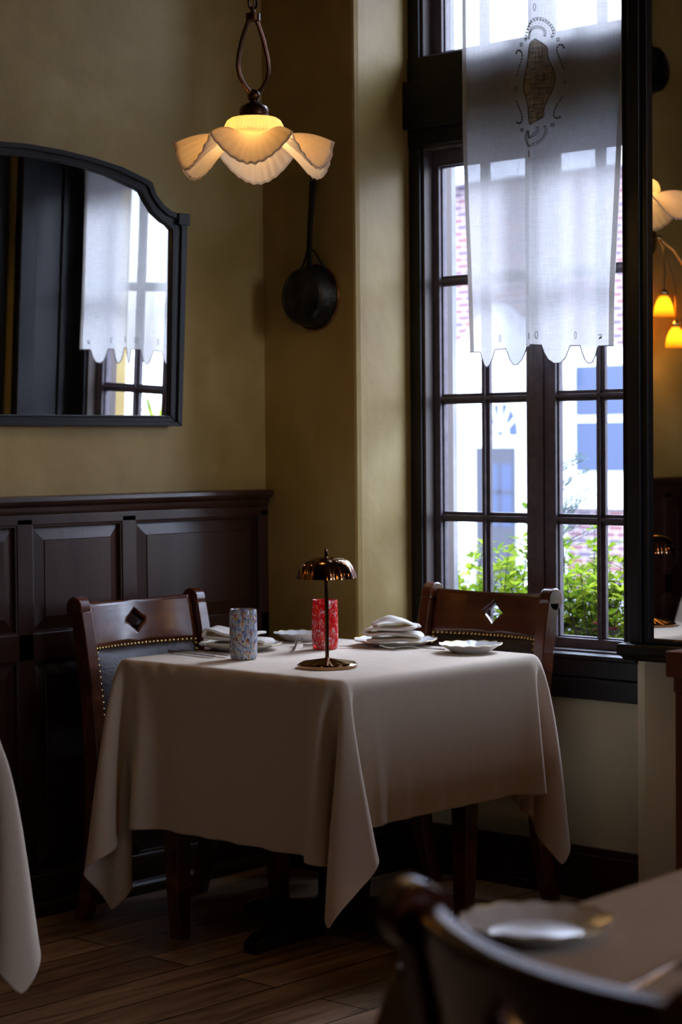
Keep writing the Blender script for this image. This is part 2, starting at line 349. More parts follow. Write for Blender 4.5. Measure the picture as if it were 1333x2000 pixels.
# window wall: corner pier with the pan, recess under the window, pier with the tall mirror, side window further right
b = B()
b.prism([(0, 0), (0.388, 0), (0.395, 0.004), (0.399, 0.02), (0.400, 0.05), (0.402, 0.42), (0.366, 0.43), (0.366, 0.5), (0, 0.5)], 2, 0, H)
struct(b.done('wall_corner', PLASTER, bevel=0.0), 'plaster pier in the corner where the iron pan hangs')
struct(B().box((0.402, 0.235, 0), (1.42, 0.55, 0.60)).done('wall_window', CREAM), 'pale plaster wall under the tall window')
struct(B().box((0.402, 0.235, 3.28), (1.42, 0.55, H)).done('wall_lintel', PLASTER), 'plaster above the window transom')
b = B()
b.prism([(1.455, 0), (2.6, 0), (2.6, 0.55), (1.42, 0.55), (1.42, 0.035), (1.425, 0.01)], 2, 0, 0.76)
struct(b.done('wall_pier', PIERM), 'cream plaster pier below the black mirror ledge')
struct(B().box((1.425, 0, 0.76), (2.6, 0.55, H)).done('wall_mirror', PLASTER), 'plaster pier behind the tall mirror')
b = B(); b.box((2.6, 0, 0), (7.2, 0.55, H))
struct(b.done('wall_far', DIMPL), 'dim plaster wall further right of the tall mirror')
# dark panelled lining of the right reveal
b = B(); b.box((1.395, 0.0, 0.735), (1.424, 0.26, 3.28)).box((1.385, 0.19, 0.735), (1.395, 0.26, 3.28)).box((1.385, 0.0, 0.735), (1.395, 0.07, 3.28))
struct(b.done('trim_2', BLACKP, bevel=0.003), 'black painted lining of the window reveal beside the tall mirror', 'trim')

# baseboard under the window and on the reveal
def skirt(name, label, pts, mat=MAHOG):
    b = B()
    for (x0, y0), (x1, y1) in zip(pts, pts[1:]):
        d = Vector((x1-x0, y1-y0, 0)).normalized(); n = Vector((d.y, -d.x, 0))
        for t, za, zb in ((0.018, 0, 0.13), (0.012, 0.13, 0.152), (0.032, 0, 0.028)):
            a = Vector((x0, y0, 0)); c = Vector((x1, y1, 0))
            ring = lambda p: [p+zz*za, p+n*t+zz*za, p+n*t+zz*zb, p+zz*zb]
            b.loft([ring(a), ring(c)])
    o = b.done(name, mat, bevel=0.003); return struct(o, label, 'baseboard')
skirt('baseboard_window', 'dark wood baseboard under the window', [(0.40, 0.235), (1.42, 0.235)])
skirt('baseboard_corner', 'dark wood baseboard round the corner pier', [(0.03, 0.0), (0.395, 0.0), (0.40, 0.235)])

# ------------------------------------------------------------------ wainscot on the left wall
tw = empty('trim_1', (0, -3.0, 0), 'dark mahogany wainscot with raised panels along the left wall', 'wainscot'); tw['kind'] = 'structure'
def wpart(b, name, **kw):
    o = b.done(name, MAHOG, tw, **kw); o.matrix_parent_inverse = Matrix.Translation((0, 3.0, 0)); return o
wpart(B().box((0.0, -7.9, 0), (0.010, -0.02, 1.17)), 'backing_board')
b = B()
prof = [(0.0, 1.150), (0.026, 1.150), (0.034, 1.160), (0.036, 1.174), (0.050, 1.180), (0.056, 1.190), (0.054, 1.203), (0.0, 1.206)]
b.loft([[(x, -7.9, z) for x, z in prof], [(x, -0.018, z) for x, z in prof]])
wpart(b, 'cap_rail', bevel=0.002)
edges = [-0.055, -0.585, -0.64, -0.98, -1.035, -1.375, -1.43, -1.96, -2.015, -2.355, -2.41, -2.94, -2.995, -3.335, -3.39, -3.92, -3.975, -4.6, -4.66, -5.3, -5.36, -6.0, -6.06, -6.9, -6.96, -7.85]
b = B()
b.box((0.010, -7.9, 1.123), (0.030, -0.02, 1.152)).box((0.010, -7.9, 0.735), (0.030, -0.02, 0.812)).box((0.010, -7.9, 0.0), (0.030, -0.02, 0.125))
b.box((0.010, edges[0], 0.1), (0.030, -0.02, 1.14))
for k in range(1, len(edges)-1, 2): b.box((0.010, edges[k+1], 0.1), (0.030, edges[k], 1.14))
wpart(b, 'stile_and_rail_frame', bevel=0.002)
def raised(y0, y1, z0, z1):
    b = B(); e = 0.004; w = 0.036; m = 0.008
    def R(i, x): return [(x, y0+i, z0+i), (x, y1-i, z0+i), (x, y1-i, z1-i), (x, y0+i, z1-i)]
    b.loft([R(0.0005, 0.027), R(0.006, 0.026), R(m, 0.014), R(m+w, 0.0245), R(m+w+0.002, 0.0275)], True, False)
    q = R(m+w+0.002, 0.0275); b.face([b.b.verts.new(p) for p in q])
    return b
for k in range(0, len(edges)-1, 2):
    wpart(raised(edges[k+1], edges[k], 0.812, 1.123), 'raised_panel')
    wpart(raised(edges[k+1], edges[k], 0.125, 0.735), 'lower_panel')
b = B(); prof = [(0.03, 0.0), (0.060, 0.0), (0.060, 0.020), (0.052, 0.034), (0.042, 0.040), (0.042, 0.105), (0.036, 0.116), (0.03, 0.118)]
b.loft([[(x, -7.9, z) for x, z in prof], [(x, -0.02, z) for x, z in prof]])
wpart(b, 'skirting', bevel=0.0015)

# ------------------------------------------------------------------ window 1
W1 = empty('window_1', (0.877, 0.30, 0.6), 'tall dark timber casement window with transom and small panes', 'window'); W1['kind'] = 'structure'
def w1(b, name, mat, par=None, **kw):
    o = b.done(name, mat, None, **kw); o.parent = par or W1
    o.matrix_parent_inverse = Matrix.Translation(W1.location).inverted(); return o
YF = 0.25
w1(B().box((0.402, YF, 0.70), (0.446, 0.40, 3.28)), 'left_post', BLACKP, bevel=0.003)
w1(B().box((1.31, YF, 0.70), (1.396, 0.40, 3.28)), 'right_post', BLACKP, bevel=0.003)
w1(B().box((0.402, YF-0.005, 2.282), (1.396, 0.42, 2.560)), 'transom_beam', BLACKP, bevel=0.004)
w1(B().box((0.402, 0.222, 2.335), (1.396, YF, 2.485)), 'beam_facing', BLACKP, bevel=0.004)
w1(B().box((0.402, 0.235, 3.2), (1.396, 0.42, 3.3)), 'head_beam', BLACKP, bevel=0.004)
b = B(); b.box((0.402, 0.212, 0.590), (1.42, 0.24, 0.652)).box((0.402, 0.209, 0.655), (1.42, 0.24, 0.708)).box((0.402, 0.203, 0.708), (1.42, 0.42, 0.722)).box((0.402, 0.24, 0.6), (1.42, 0.42, 0.708))
w1(b, 'sill_apron', BLACKP, bevel=0.003)
# inner casing (reddish brown) around the opening
b = B(); b.box((0.446, 0.262, 0.722), (0.456, 0.40, 2.282)).box((1.300, 0.262, 0.722), (1.31, 0.40, 2.282)).box((0.446, 0.262, 2.272), (1.31, 0.40, 2.282)).box((0.446, 0.262, 0.716), (1.31, 0.40, 0.728))
b.box((0.446, 0.262, 2.560), (0.456, 0.40, 3.2)).box((1.30, 0.262, 2.56), (1.31, 0.40, 3.2)).box((0.446, 0.262, 2.56), (1.31, 0.40, 2.566))
w1(b, 'casing', CASEP, bevel=0.002)
YS0, YS1, YG = 0.305, 0.345, 0.328
def sash(name, x0, x1, z0, z1, xm, zms, sl, sr, st, sb, par_name):
    root = B(); y0, y1 = YS0, YS1
    root.box((x0, y0, z0), (x0+sl, y1, z1)).box((x1-sr, y0, z0), (x1, y1, z1)).box((x0+sl, y0, z1-st), (x1-sr, y1, z1)).box((x0+sl, y0, z0), (x1-sr, y1, z0+sb))
    s = w1(root, par_name, SASHP, bevel=0.0025)
    m = B(); mw = 0.011
    xs = [x0+sl] + xm + [x1-sr]; zs = [z0+sb] + zms + [z1-st]
    for x in xm:
        m.box((x-mw, y0+0.012, z0+sb), (x+mw, y1-0.006, z1-st)); m.box((x-0.005, y0+0.002, z0+sb), (x+0.005, y0+0.012, z1-st))
    for z in zms:
        m.box((x0+sl, y0+0.012, z-mw), (x1-sr, y1-0.006, z+mw)); m.box((x0+sl, y0+0.002, z-0.005), (x1-sr, y0+0.012, z+0.005))
    # stepped putty bead round every light
    for xa, xb in zip(xs, xs[1:]):
        for za, zb in zip(zs, zs[1:]):
            xa2 = xa+(mw if xa in xm else 0); xb2 = xb-(mw if xb in xm else 0); za2 = za+(mw if za in zms else 0); zb2 = zb-(mw if zb in zms else 0)
            t = 0.005
            m.box((xa2, YG-0.010, za2), (xa2+t, YG+0.004, zb2)).box((xb2-t, YG-0.010, za2), (xb2, YG+0.004, zb2)).box((xa2, YG-0.010, za2), (xb2, YG+0.004, za2+t)).box((xa2, YG-0.010, zb2-t), (xb2, YG+0.004, zb2))
    mo = m.done('muntins', SASHP, s, bevel=0.0015)
    g = B(); g.box((x0+sl, YG-0.0015, z0+sb), (x1-sr, YG+0.0015, z1-st)).done('panes', GLASS, s)
    return s
Z = [1.115, 1.487, 1.860]
sash('s', 0.456, 0.875, 0.728, 2.272, [0.653], Z, 0.024, 0.054, 0.050, 0.030, 'left_casement')
sash('s', 0.877, 1.300, 0.728, 2.272, [1.088], Z, 0.054, 0.030, 0.050, 0.030, 'right_casement')
sash('s', 0.456, 0.875, 2.566, 3.2, [0.653], [2.94], 0.040, 0.040, 0.04, 0.012, 'left_transom_light')
sash('s', 0.877, 1.300, 2.566, 3.2, [1.096], [2.94], 0.040, 0.040, 0.04, 0.012, 'right_transom_light')
b = B(); b.box((0.862, 0.298, 0.728), (0.890, 0.306, 2.272)).box((0.862, 0.298, 2.566), (0.890, 0.306, 3.2)); w1(b, 'meeting_bead', SASHP, bevel=0.002)
# outside stone jambs
struct(B().box((0.25, 0.50, 0.5), (0.366, 0.53, 3.4)).box((0.402, 0.552, 3.28), (1.5, 0.62, 3.4)).box((0.30, 0.42, 0.45), (1.45, 0.66, 0.52)).done('trim_3', STONE), 'pale stone surround outside the window', 'trim')

# window 2: plain side window that lights the room from further right
W2 = empty('window_2', (7.0, -0.8, 1.6), 'side window in the right hand wall', 'window'); W2['kind'] = 'structure'
b = B(); y0, y1, z0, z1 = -1.4, -0.2, 1.6, 3.3
b.box((7.0, y0, z0), (7.08, y0+.05, z1)).box((7.0, y1-.05, z0), (7.08, y1, z1)).box((7.0, y0, z0), (7.08, y1, z0+.05)).box((7.0, y0, z1-.05), (7.08, y1, z1)).box((7.0, -.825, z0), (7.08, -.775, z1))
for z in (2.03, 2.45, 2.88): b.box((7.02, y0, z-.011), (7.06, y1, z+.011))
o = b.done('frame', SASHP, W2); o.matrix_parent_inverse = Matrix.Translation(W2.location).inverted()
o = B().box((7.039, y0+.05, z0+.05), (7.041, y1-.05, z1-.05)).done('panes', GLASS, W2); o.matrix_parent_inverse = Matrix.Translation(W2.location).inverted()

# ------------------------------------------------------------------ left arched mirror
MC = -1.0
mo = [(-0.404, 1.407), (-0.392, 2.019), (-0.422, 2.051), (-0.454, 2.056), (-0.487, 2.072), (-0.519, 2.102), (-0.536, 2.136), (-0.551, 2.142), (-0.650, 2.170), (-0.771, 2.188), (-0.887, 2.198), (-1.0, 2.202)]
mi = [(-0.452, 1.439), (-0.451, 2.000), (-0.470, 2.014), (-0.493, 2.023), (-0.531, 2.047), (-0.560, 2.080), (-0.578, 2.104), (-0.600, 2.112), (-0.709, 2.140), (-0.800, 2.155), (-0.887, 2.162), (-1.0, 2.166)]
mir = lambda L: [(2*MC-y, z) for y, z in L[::-1][1:]]
MO = mo+mir(mo); MI = mi+mir(mi)
AM = empty('arched_mirror', (0.012, MC, 1.407), 'large black framed arched mirror on the golden left wall', 'mirror')
AM.rotation_euler = (0, radians(2.0), -0.011)
MO = [(y-MC, z-1.407) for y, z in MO]; MI = [(y-MC, z-1.407) for y, z in MI]
def mid(a, t): return [(o[0]*(1-t)+i[0]*t, o[1]*(1-t)+i[1]*t) for o, i in zip(MO, MI)]
b = B(); b.strip(MO+[MO[0]], mid(0, .42)+[mid(0, .42)[0]], 0, 0.0, 0.026); b.strip(mid(0, .36)+[mid(0, .36)[0]], mid(0, .85)+[mid(0, .85)[0]], 0, 0.0, 0.019); b.strip(mid(0, .80)+[mid(0, .80)[0]], MI+[MI[0]], 0, 0.0, 0.024)
b.done('frame', BLACKP, AM, bevel=0.0025)
for s in (-1, 1):
    y = s*0.592
    B().box((0, y-0.026, 0.610), (0.032, y+0.020, 0.646) if s > 0 else (0.032, y+0.026, 0.646)).done('shoulder_block', BLACKP, AM, bevel=0.002)
gm = mid(0, 0.9)
B().prism(gm, 0, 0.008, 0.012).done('mirror_glass', MIRROR, AM)

# ------------------------------------------------------------------ tall mirror on its ledge, right pier
TM = empty('tall_mirror', (1.45, -0.012, 0.80), 'tall black framed mirror standing on the ledge right of the window', 'mirror')
b = B(); b.box((0.0, -0.055, 0.0), (0.036, 0.0, 2.62)).box((0.036, -0.045, 0.0), (0.055, 0.0, 2.62)).box((0, -0.055, 2.56), (1.05, 0, 2.62)).box((1.0, -0.055, 0), (1.05, 0, 2.62)).box((0.05, -0.05, 0.0), (1.0, 0, 0.012))
b.done('frame', BLACKP, TM, bevel=0.003)
B().box((0.05, -0.030, 0.01), (1.0, -0.022, 2.57)).done('mirror_glass', MIRROR, TM)
b = B()
prof = [(-0.105, 0.788), (-0.100, 0.799), (0.0, 0.801), (0.0, 0.752), (-0.070, 0.752), (-0.080, 0.762), (-0.098, 0.768), (-0.105, 0.775)]
b.loft([[(1.432, y, z) for y, z in prof], [(2.55, y, z) for y, z in prof]])
struct(b.done('trim_4', BLACKP, bevel=0.003), 'black painted moulded ledge carrying the tall mirror', 'trim')

# ------------------------------------------------------------------ curtain
XLz = [1.55, 1.62, 1.915, 2.178, 2.302, 2.487, 2.687, 3.1]; XLv = [0.710, 0.710, 0.707, 0.701, 0.698, 0.697, 0.695, 0.69]
XRz = [1.55, 1.62, 1.788, 2.02, 2.265, 2.451, 2.593, 3.1]; XRv = [1.259, 1.259, 1.260, 1.27, 1.281, 1.293, 1.300, 1.31]
HEM = [(0.710, 1.621), (0.754, 1.620), (0.762, 1.600), (0.771, 1.580), (0.782, 1.573), (0.795, 1.580), (0.808, 1.600), (0.815, 1.620), (0.820, 1.625), (0.859, 1.626), (0.866, 1.612), (0.874, 1.592), (0.888, 1.577), (0.903, 1.577), (0.918, 1.590), (0.930, 1.612), (0.936, 1.628), (0.960, 1.628),
       (0.962, 1.612), (0.964, 1.580), (0.968, 1.576), (0.970, 1.600), (0.972, 1.630), (0.975, 1.633), (1.004, 1.631), (1.012, 1.608), (1.024, 1.588), (1.042, 1.576), (1.062, 1.577), (1.076, 1.592), (1.086, 1.615), (1.090, 1.626), (1.125, 1.625), (1.132, 1.606), (1.144, 1.582), (1.160, 1.572), (1.176, 1.574), (1.190, 1.592), (1.199, 1.615), (1.204, 1.620), (1.259, 1.619)]
hx = [p[0] for p in HEM]; hz = [p[1] for p in HEM]
def foldy(x, z):
    s = (x-0.70)/0.56; f = min(1, max(0.35, (2.9-z)/1.2))
    y = 0.150+0.010*f*sin(s*9.5+0.6)+0.006*sin(s*17+z*1.1)
    y += -0.022*f*math.exp(-((x-0.972)/0.018)**2)+0.014*f*math.exp(-((x-0.945)/0.03)**2)
    return y+0.004*sin(z*5+s*3)
def cx(u, z): a, c = lerp(z, XLz, XLv), lerp(z, XRz, XRv); return a+(c-a)*u
us = sorted(set([round((x-0.710)/0.549, 4) for x in hx]+[i/110 for i in range(111)]))
nv = 90; V = []; F = []
for u in us:
    zb = lerp(0.710+u*0.549, hx, hz)
    for j in range(nv+1):
        z = zb+(3.12-zb)*(j/nv); x = cx(u, z); V.append((x, foldy(x, z), z))
for i in range(len(us)-1):
    for j in range(nv):
        a = i*(nv+1)+j; F.append((a, a+nv+1, a+nv+2, a+1))
CU = empty('sheer_curtain', (0.985, 0.15, 1.57), 'sheer white linen curtain panel with scalloped hem and lace medallion', 'curtain')
cinv = Matrix.Translation(CU.location).inverted()
def cpart(o): o.parent = CU; o.matrix_parent_inverse = cinv; return o
cpart(pymesh('linen_panel', V, F, SHEER, smooth=0))
def csurf(x, z, off=-0.0022): return (x, foldy(x, z)+off, z)
for side in (0, 1):
    b = B(); rows = []
    for j in range(91):
        z = 1.622+(3.12-1.622)*j/90; e = cx(side, z); d = -0.017 if side else 0.017
        rows.append([csurf(e+d*k/3, z) for k in range(4)])
    o = b.loft(rows, False, False).done('side_hem', SHEERHEM, smooth=0); cpart(o)
def cpath(pts, n):
    P = [Vector((p[0], p[1], 0)) for p in pts]; d = [0]
    for a, c in zip(P, P[1:]): d.append(d[-1]+(c-a).length)
    out = []
    for k in range(n+1):
        s = d[-1]*k/n; out.append((float(np.interp(s, d, [p.x for p in P])), float(np.interp(s, d, [p.y for p in P]))))
    return out
def smoothp(pts, it=2):
    for _ in range(it):
        q = [pts[0]]
        for a, c in zip(pts, pts[1:]): q += [(a[0]*.75+c[0]*.25, a[1]*.75+c[1]*.25), (a[0]*.25+c[0]*.75, a[1]*.25+c[1]*.75)]
        pts = q+[pts[-1]]
    return pts
b = B(); b.tube([csurf(x, z+0.001, -0.002) for x, z in HEM], 0.0016, 5)
cpart(b.done('scallop_stitching', THREAD, smooth=0))
arch_o = [(0.941, 2.534), (0.942, 2.552), (0.952, 2.571), (0.972, 2.586), (0.989, 2.591), (1.006, 2.587), (1.022, 2.576), (1.036, 2.559), (1.042, 2.543), (1.032, 2.531)]
arch_i = [(0.955, 2.536), (0.959, 2.55), (0.972, 2.563), (0.986, 2.567), (1.002, 2.563), (1.014, 2.551), (1.011, 2.537)]
med = [(0.983, 2.532), (1.005, 2.517), (1.021, 2.503), (1.019, 2.481), (1.03, 2.453), (1.044, 2.422), (1.042, 2.391), (1.027, 2.36), (1.013, 2.335), (1.008, 2.315), (1.012, 2.301), (0.99, 2.293), (0.967, 2.276), (0.955, 2.31), (0.951, 2.349), (0.934, 2.38), (0.932, 2.412), (0.94, 2.447), (0.952, 2.477), (0.955, 2.504), (0.963, 2.523)]
scr = [[(0.902, 2.5), (0.904, 2.508), (0.914, 2.512), (0.925, 2.504), (0.929, 2.491), (0.922, 2.474), (0.913, 2.455), (0.904, 2.434)],
       [(1.073, 2.494), (1.07, 2.504), (1.061, 2.509), (1.05, 2.504), (1.047, 2.495), (1.054, 2.476), (1.063, 2.455), (1.072, 2.432)],
       [(0.904, 2.364), (0.914, 2.342), (0.925, 2.321), (0.929, 2.302), (0.917, 2.29), (0.904, 2.299)],
       [(1.069, 2.359), (1.054, 2.341), (1.043, 2.322), (1.037, 2.305), (1.047, 2.29), (1.062, 2.298)]]
bo = [(0.948, 2.268), (0.939, 2.247), (0.95, 2.228), (0.964, 2.217), (0.987, 2.224), (1.006, 2.237), (1.02, 2.258), (1.012, 2.275)]
bi = [(0.957, 2.265), (0.96, 2.249), (0.967, 2.242), (0.981, 2.249), (0.994, 2.261), (0.991, 2.273)]
b = None
def begin():
    global b
    b = B()
def end(name): cpart(b.done(name, THREAD))
def outline(pts, r=0.0008): b.tube([csurf(x, z) for x, z in pts], r, 4)
def offs(pts, d):
    out = []
    for i, p in enumerate(pts):
        a = pts[max(i-1, 0)]; c = pts[min(i+1, len(pts)-1)]; t = Vector((c[0]-a[0], c[1]-a[1], 0)).normalized()
        out.append((p[0]-t.y*d, p[1]+t.x*d))
    return out
for arc in (arch_o, arch_i, bo, bi):
    begin(); p = cpath(smoothp(arc), 60)
    outline(offs(p, 0.004)+offs(p, -0.004)[::-1]+[offs(p, 0.004)[0]])
    q = cpath(p, 18)
    for (x, z), (x2, z2) in zip(q, q[1:]):
        m = (x*.65+x2*.35, z*.65+z2*.35); k = (x*.2+x2*.8, z*.2+z2*.8); b.tube([csurf(*m), csurf(*k)], 0.0019, 5)
    end('arch_embroidery')
for A, C in ((arch_o, arch_i), (bo, bi)):
    begin(); pa = cpath(smoothp(A), 13); pc = cpath(smoothp(C), 13)
    for (x, z), (x2, z2) in zip(pa[1:-1], pc[1:-1]): b.sphere(csurf((x+x2)/2, (z+z2)/2), 0.0013, 4)
    end('dotted_eyelets')
for s_ in scr:
    begin(); q = cpath(smoothp(s_), 11)
    for i, ((x, z), (x2, z2)) in enumerate(zip(q, q[1:])):
        r = 0.0028-0.0011*i/10 if s_ in scr[:2] else 0.0017+0.0011*i/10
        b.tube([csurf(x*.85+x2*.15, z*.85+z2*.15), csurf(x*.2+x2*.8, z*.2+z2*.8)], r, 5)
    end('scroll_cutwork')
for x, z in [(0.9, 2.399), (1.074, 2.397)]:
    begin()
    for dx, dz in ((0, .005), (0, -.005), (.004, 0), (-.004, 0)): b.tube([csurf(x+dx, z+dz-.0015), csurf(x+dx, z+dz+.0015)], 0.0022, 4)
    end('diamond_cutwork')
for x, z in [(0.924, 2.526), (0.926, 2.273), (1.036, 2.276), (1.053, 2.523)]:
    begin(); outline([(x-.005, z-.005), (x+.005, z-.005), (x+.005, z+.005), (x-.005, z+.005), (x-.005, z-.005)])
    for dx in (-.0022, .0022):
        for dz in (-.0022, .0022): b.sphere(csurf(x+dx, z+dz), 0.0016, 4)
    end('square_cutwork')
for x, z in [(0.982, 2.625), (0.964, 2.197), (0.838, 1.659), (0.951, 1.661), (0.991, 1.662), (1.109, 1.657)]:
    begin(); outline([(x+0.0034*sin(t), z+0.0105*cos(t)) for t in [2*pi*k/16 for k in range(17)]], 0.0009); end('leaf_eyelet')
begin(); outline(smoothp([(1.203, 1.652), (1.211, 1.655), (1.219, 1.651), (1.214, 1.645), (1.205, 1.643), (1.212, 1.648), (1.219, 1.644), (1.203, 1.641)]), 0.0011); end('monogram')
begin(); outline(smoothp(med+[med[0]]), 0.0012); end('medallion_outline')
b = B(); ml = smoothp(med+[med[0]])[:-1]
# net medallion as a fan of quads following the cloth
cxm, czm = 0.988, 2.405; rows = []
for k in range(1, 9):
    f = k/8.0; rows.append([csurf(cxm+(x-cxm)*f*0.985, czm+(z-czm)*f*0.985, -0.0015) for x, z in ml])
b.loft(rows, True, False); b.face([b.b.verts.new(p) for p in rows[0]])
cpart(b.done('lace_medallion', LACE, smooth=0))
b = B(); b.tube([(0.60, 0.15, 3.13), (1.38, 0.15, 3.13)], 0.008, 8); cpart(b.done('curtain_rod', BLKIRON, smooth=40))
CU.location = (0.965, 0.182, 1.572)

# ------------------------------------------------------------------ cloth simulation (position based) for table linens
def drape(ext, rect, zt, boxes=(), planes=(), N=(74, 73), steps=250, iters=20, seed=3, noise=0.004):
    X0, X1, Y0, Y1 = ext; x0, x1, y0, y1 = rect
    nx, ny = N; gx, gy = np.meshgrid(np.linspace(X0, X1, nx), np.linspace(Y0, Y1, ny), indexing='ij')
    r = np.random.default_rng(seed)
    ox = np.where(gx < x0, gx-x0, np.where(gx > x1, gx-x1, 0)); oy = np.where(gy < y0, gy-y0, np.where(gy > y1, gy-y1, 0))
    P = np.stack([np.clip(gx, x0, x1)+ox*0.72, np.clip(gy, y0, y1)+oy*0.72, zt-0.70*np.sqrt(ox**2+oy**2)], -1)
    P += r.normal(0, noise, P.shape)*((np.abs(ox)+np.abs(oy)) > 0)[..., None]
    inside = (gx >= x0-0.002) & (gx <= x1+0.002) & (gy >= y0-0.002) & (gy <= y1+0.002)
    P[inside, 2] = zt
    W = np.where(inside, 0.0, 1.0); V = np.zeros_like(P); dt = 1/60.0
    hx_, hy_ = (X1-X0)/(nx-1), (Y1-Y0)/(ny-1); hd = math.hypot(hx_, hy_)
    cons = []
    for dx, dy, L, k in ((1, 0, hx_, 1), (0, 1, hy_, 1), (1, 1, hd, 0.9), (1, -1, hd, 0.9), (2, 0, 2*hx_, 0.045), (0, 2, 2*hy_, 0.045)):
        for par in range(2):
            i = np.arange(nx); j = np.arange(ny)
            i = i[(i+dx < nx)]; j = j[(j+dy < ny) & (j+dy >= 0)]
            if dx: i = i[(i//dx) % 2 == par]
            else: j = j[(j//dy) % 2 == par]
            I, J = np.meshgrid(i, j, indexing='ij'); a = (I*ny+J).ravel(); c = ((I+dx)*ny+J+dy).ravel(); cons.append((a, c, L, k))
    P = P.reshape(-1, 3); V = V.reshape(-1, 3); W = W.ravel()
    for st in range(steps):
        V[:, 2] -= 9.8*dt; V *= 0.955 if st < steps*0.8 else 0.88
        Q = P+V*dt*W[:, None]
        for it in range(iters):
            for a, c, L, k in cons:
                d = Q[c]-Q[a]; l = np.sqrt((d*d).sum(1))+1e-9; ws = W[a]+W[c]; ok = ws > 0
                s = np.where(ok, k*(l-L)/l/np.where(ok, ws, 1), 0)[:, None]*d
                if k < 0.1: s = s*(l < L)[:, None]*1.0 + s*(l >= L)[:, None]*0.3
                Q[a] += s*W[a][:, None]; Q[c] -= s*W[c][:, None]
            if it % 4 == 3 or it == iters-1:
                for bx_ in boxes:
                    lo, hi = bx_[:2]; only = bx_[2] if len(bx_) > 2 else None
                    lo = np.array(lo); hi = np.array(hi); m = ((Q > lo) & (Q < hi)).all(1) & (W > 0)
                    if m.any():
                        q = Q[m]; dd = np.concatenate([q-lo, hi-q], 1); dd[:, 2] = 9
                        if only: dd[:, [c_ for c_ in range(6) if c_ not in only]] = 9
                        k = dd.argmin(1)
                        for f in range(6):
                            mm = k == f
                            if f < 3: q[mm, f] = lo[f]
                            else: q[mm, f-3] = hi[f-3]
                        fr_ = bx_[3] if len(bx_) > 3 else 0.25
                        q[:, :2] = q[:, :2]*(1-fr_)+P[m][:, :2]*fr_; Q[m] = q
                for ax, sg, val, zlo in planes:
                    m = (Q[:, 2] > zlo) & (W > 0) & (sg*(Q[:, ax]-val) < 0); Q[m, ax] = val
                Q[:, 2] = np.maximum(Q[:, 2], 0.01)
        V = (Q-P)/dt*W[:, None]
        sp_ = np.sqrt((V*V).sum(1)); V *= np.minimum(1, 2.5/(sp_+1e-9))[:, None]
        P = Q
    G = P.reshape(nx, ny, 3)
    F = [(i*ny+j, (i+1)*ny+j, (i+1)*ny+j+1, i*ny+j+1) for i in range(nx-1) for j in range(ny-1)]
    return G, F
ZT = 0.765
def tablecloth(G, F, label, group=None, name='tablecloth', bandw=0.034):
    o = pymesh(name, G.reshape(-1, 3), F, LINEN, smooth=0)
    m = o.modifiers.new('s', 'SUBSURF'); m.levels = 2; m.render_levels = 2
    m = o.modifiers.new('t', 'SOLIDIFY'); m.thickness = 0.0012; m.offset = 0
    return tag(o, label, 'tablecloth', group)
G, F = drape((-0.08, 1.595, -1.42, 0.227), (0.395, 1.235, -0.985, -0.165), ZT,
             boxes=[((0.39, -0.99, 0.70), (1.24, -0.16, ZT)), ((0.13, -0.955, 0.20), (0.585, -0.45, 0.495), None, 0.55), ((0.58, -0.27, 0.30), (1.03, 0.12, 0.47)), ((0.0, -0.950, 0.2), (0.268, -0.44, 0.95), (1, 3)), ((0.57, 0.012, 0.2), (1.08, 0.30, 0.95), (1,))],
             planes=[])
tablecloth(G, F, 'cream linen tablecloth draped over the dining table by the window')

# ------------------------------------------------------------------ pedestal tables
def table(loc, label, rz=0, group=None):
    t = empty('dining_table', loc, label, 'table', group, rz)
    rc = 0.03; pl = [(sx*(0.416-rc)+rc*cos(a0+da), sy*(0.401-rc)+rc*sin(a0+da)) for sx, sy, a0 in ((1, 1, 0), (-1, 1, pi/2), (-1, -1, pi), (1, -1, 1.5*pi)) for da in (0, pi/8, pi/4, 3*pi/8, pi/2)]
    B().prism(pl, 2, 0.725, 0.760).done('tabletop', DARKW, t, bevel=0.004)
    B().lathe([(0.05, 0.045), (0.05, 0.09), (0.042, 0.11), (0.042, 0.68), (0.06, 0.70), (0.10, 0.73)], (0, 0, 0), 20, True).done('column', BLKIRON, t, smooth=40)
    for k in range(4):
        a = k*pi/2; d = Vector((cos(a), sin(a), 0)); n = Vector((-d.y, d.x, 0)); b = B()
        rings = []
        for s, w_, zc, h in ((0.0, 0.045, 0.065, 0.05), (0.16, 0.036, 0.050, 0.034), (0.29, 0.034, 0.036, 0.028), (0.325, 0.030, 0.022, 0.022)):
            p = d*s; rings.append([p+n*w_+zz*(zc-h*.7), p+n*w_*.8+zz*(zc+h*.5), p-n*w_*.8+zz*(zc+h*.5), p-n*w_+zz*(zc-h*.7)])
        b.loft(rings); b.done('foot', BLKIRON, t, bevel=0.004)
    return t
T1 = table((0.815, -0.575, 0), 'pedestal dining table by the window hidden under its cream cloth')

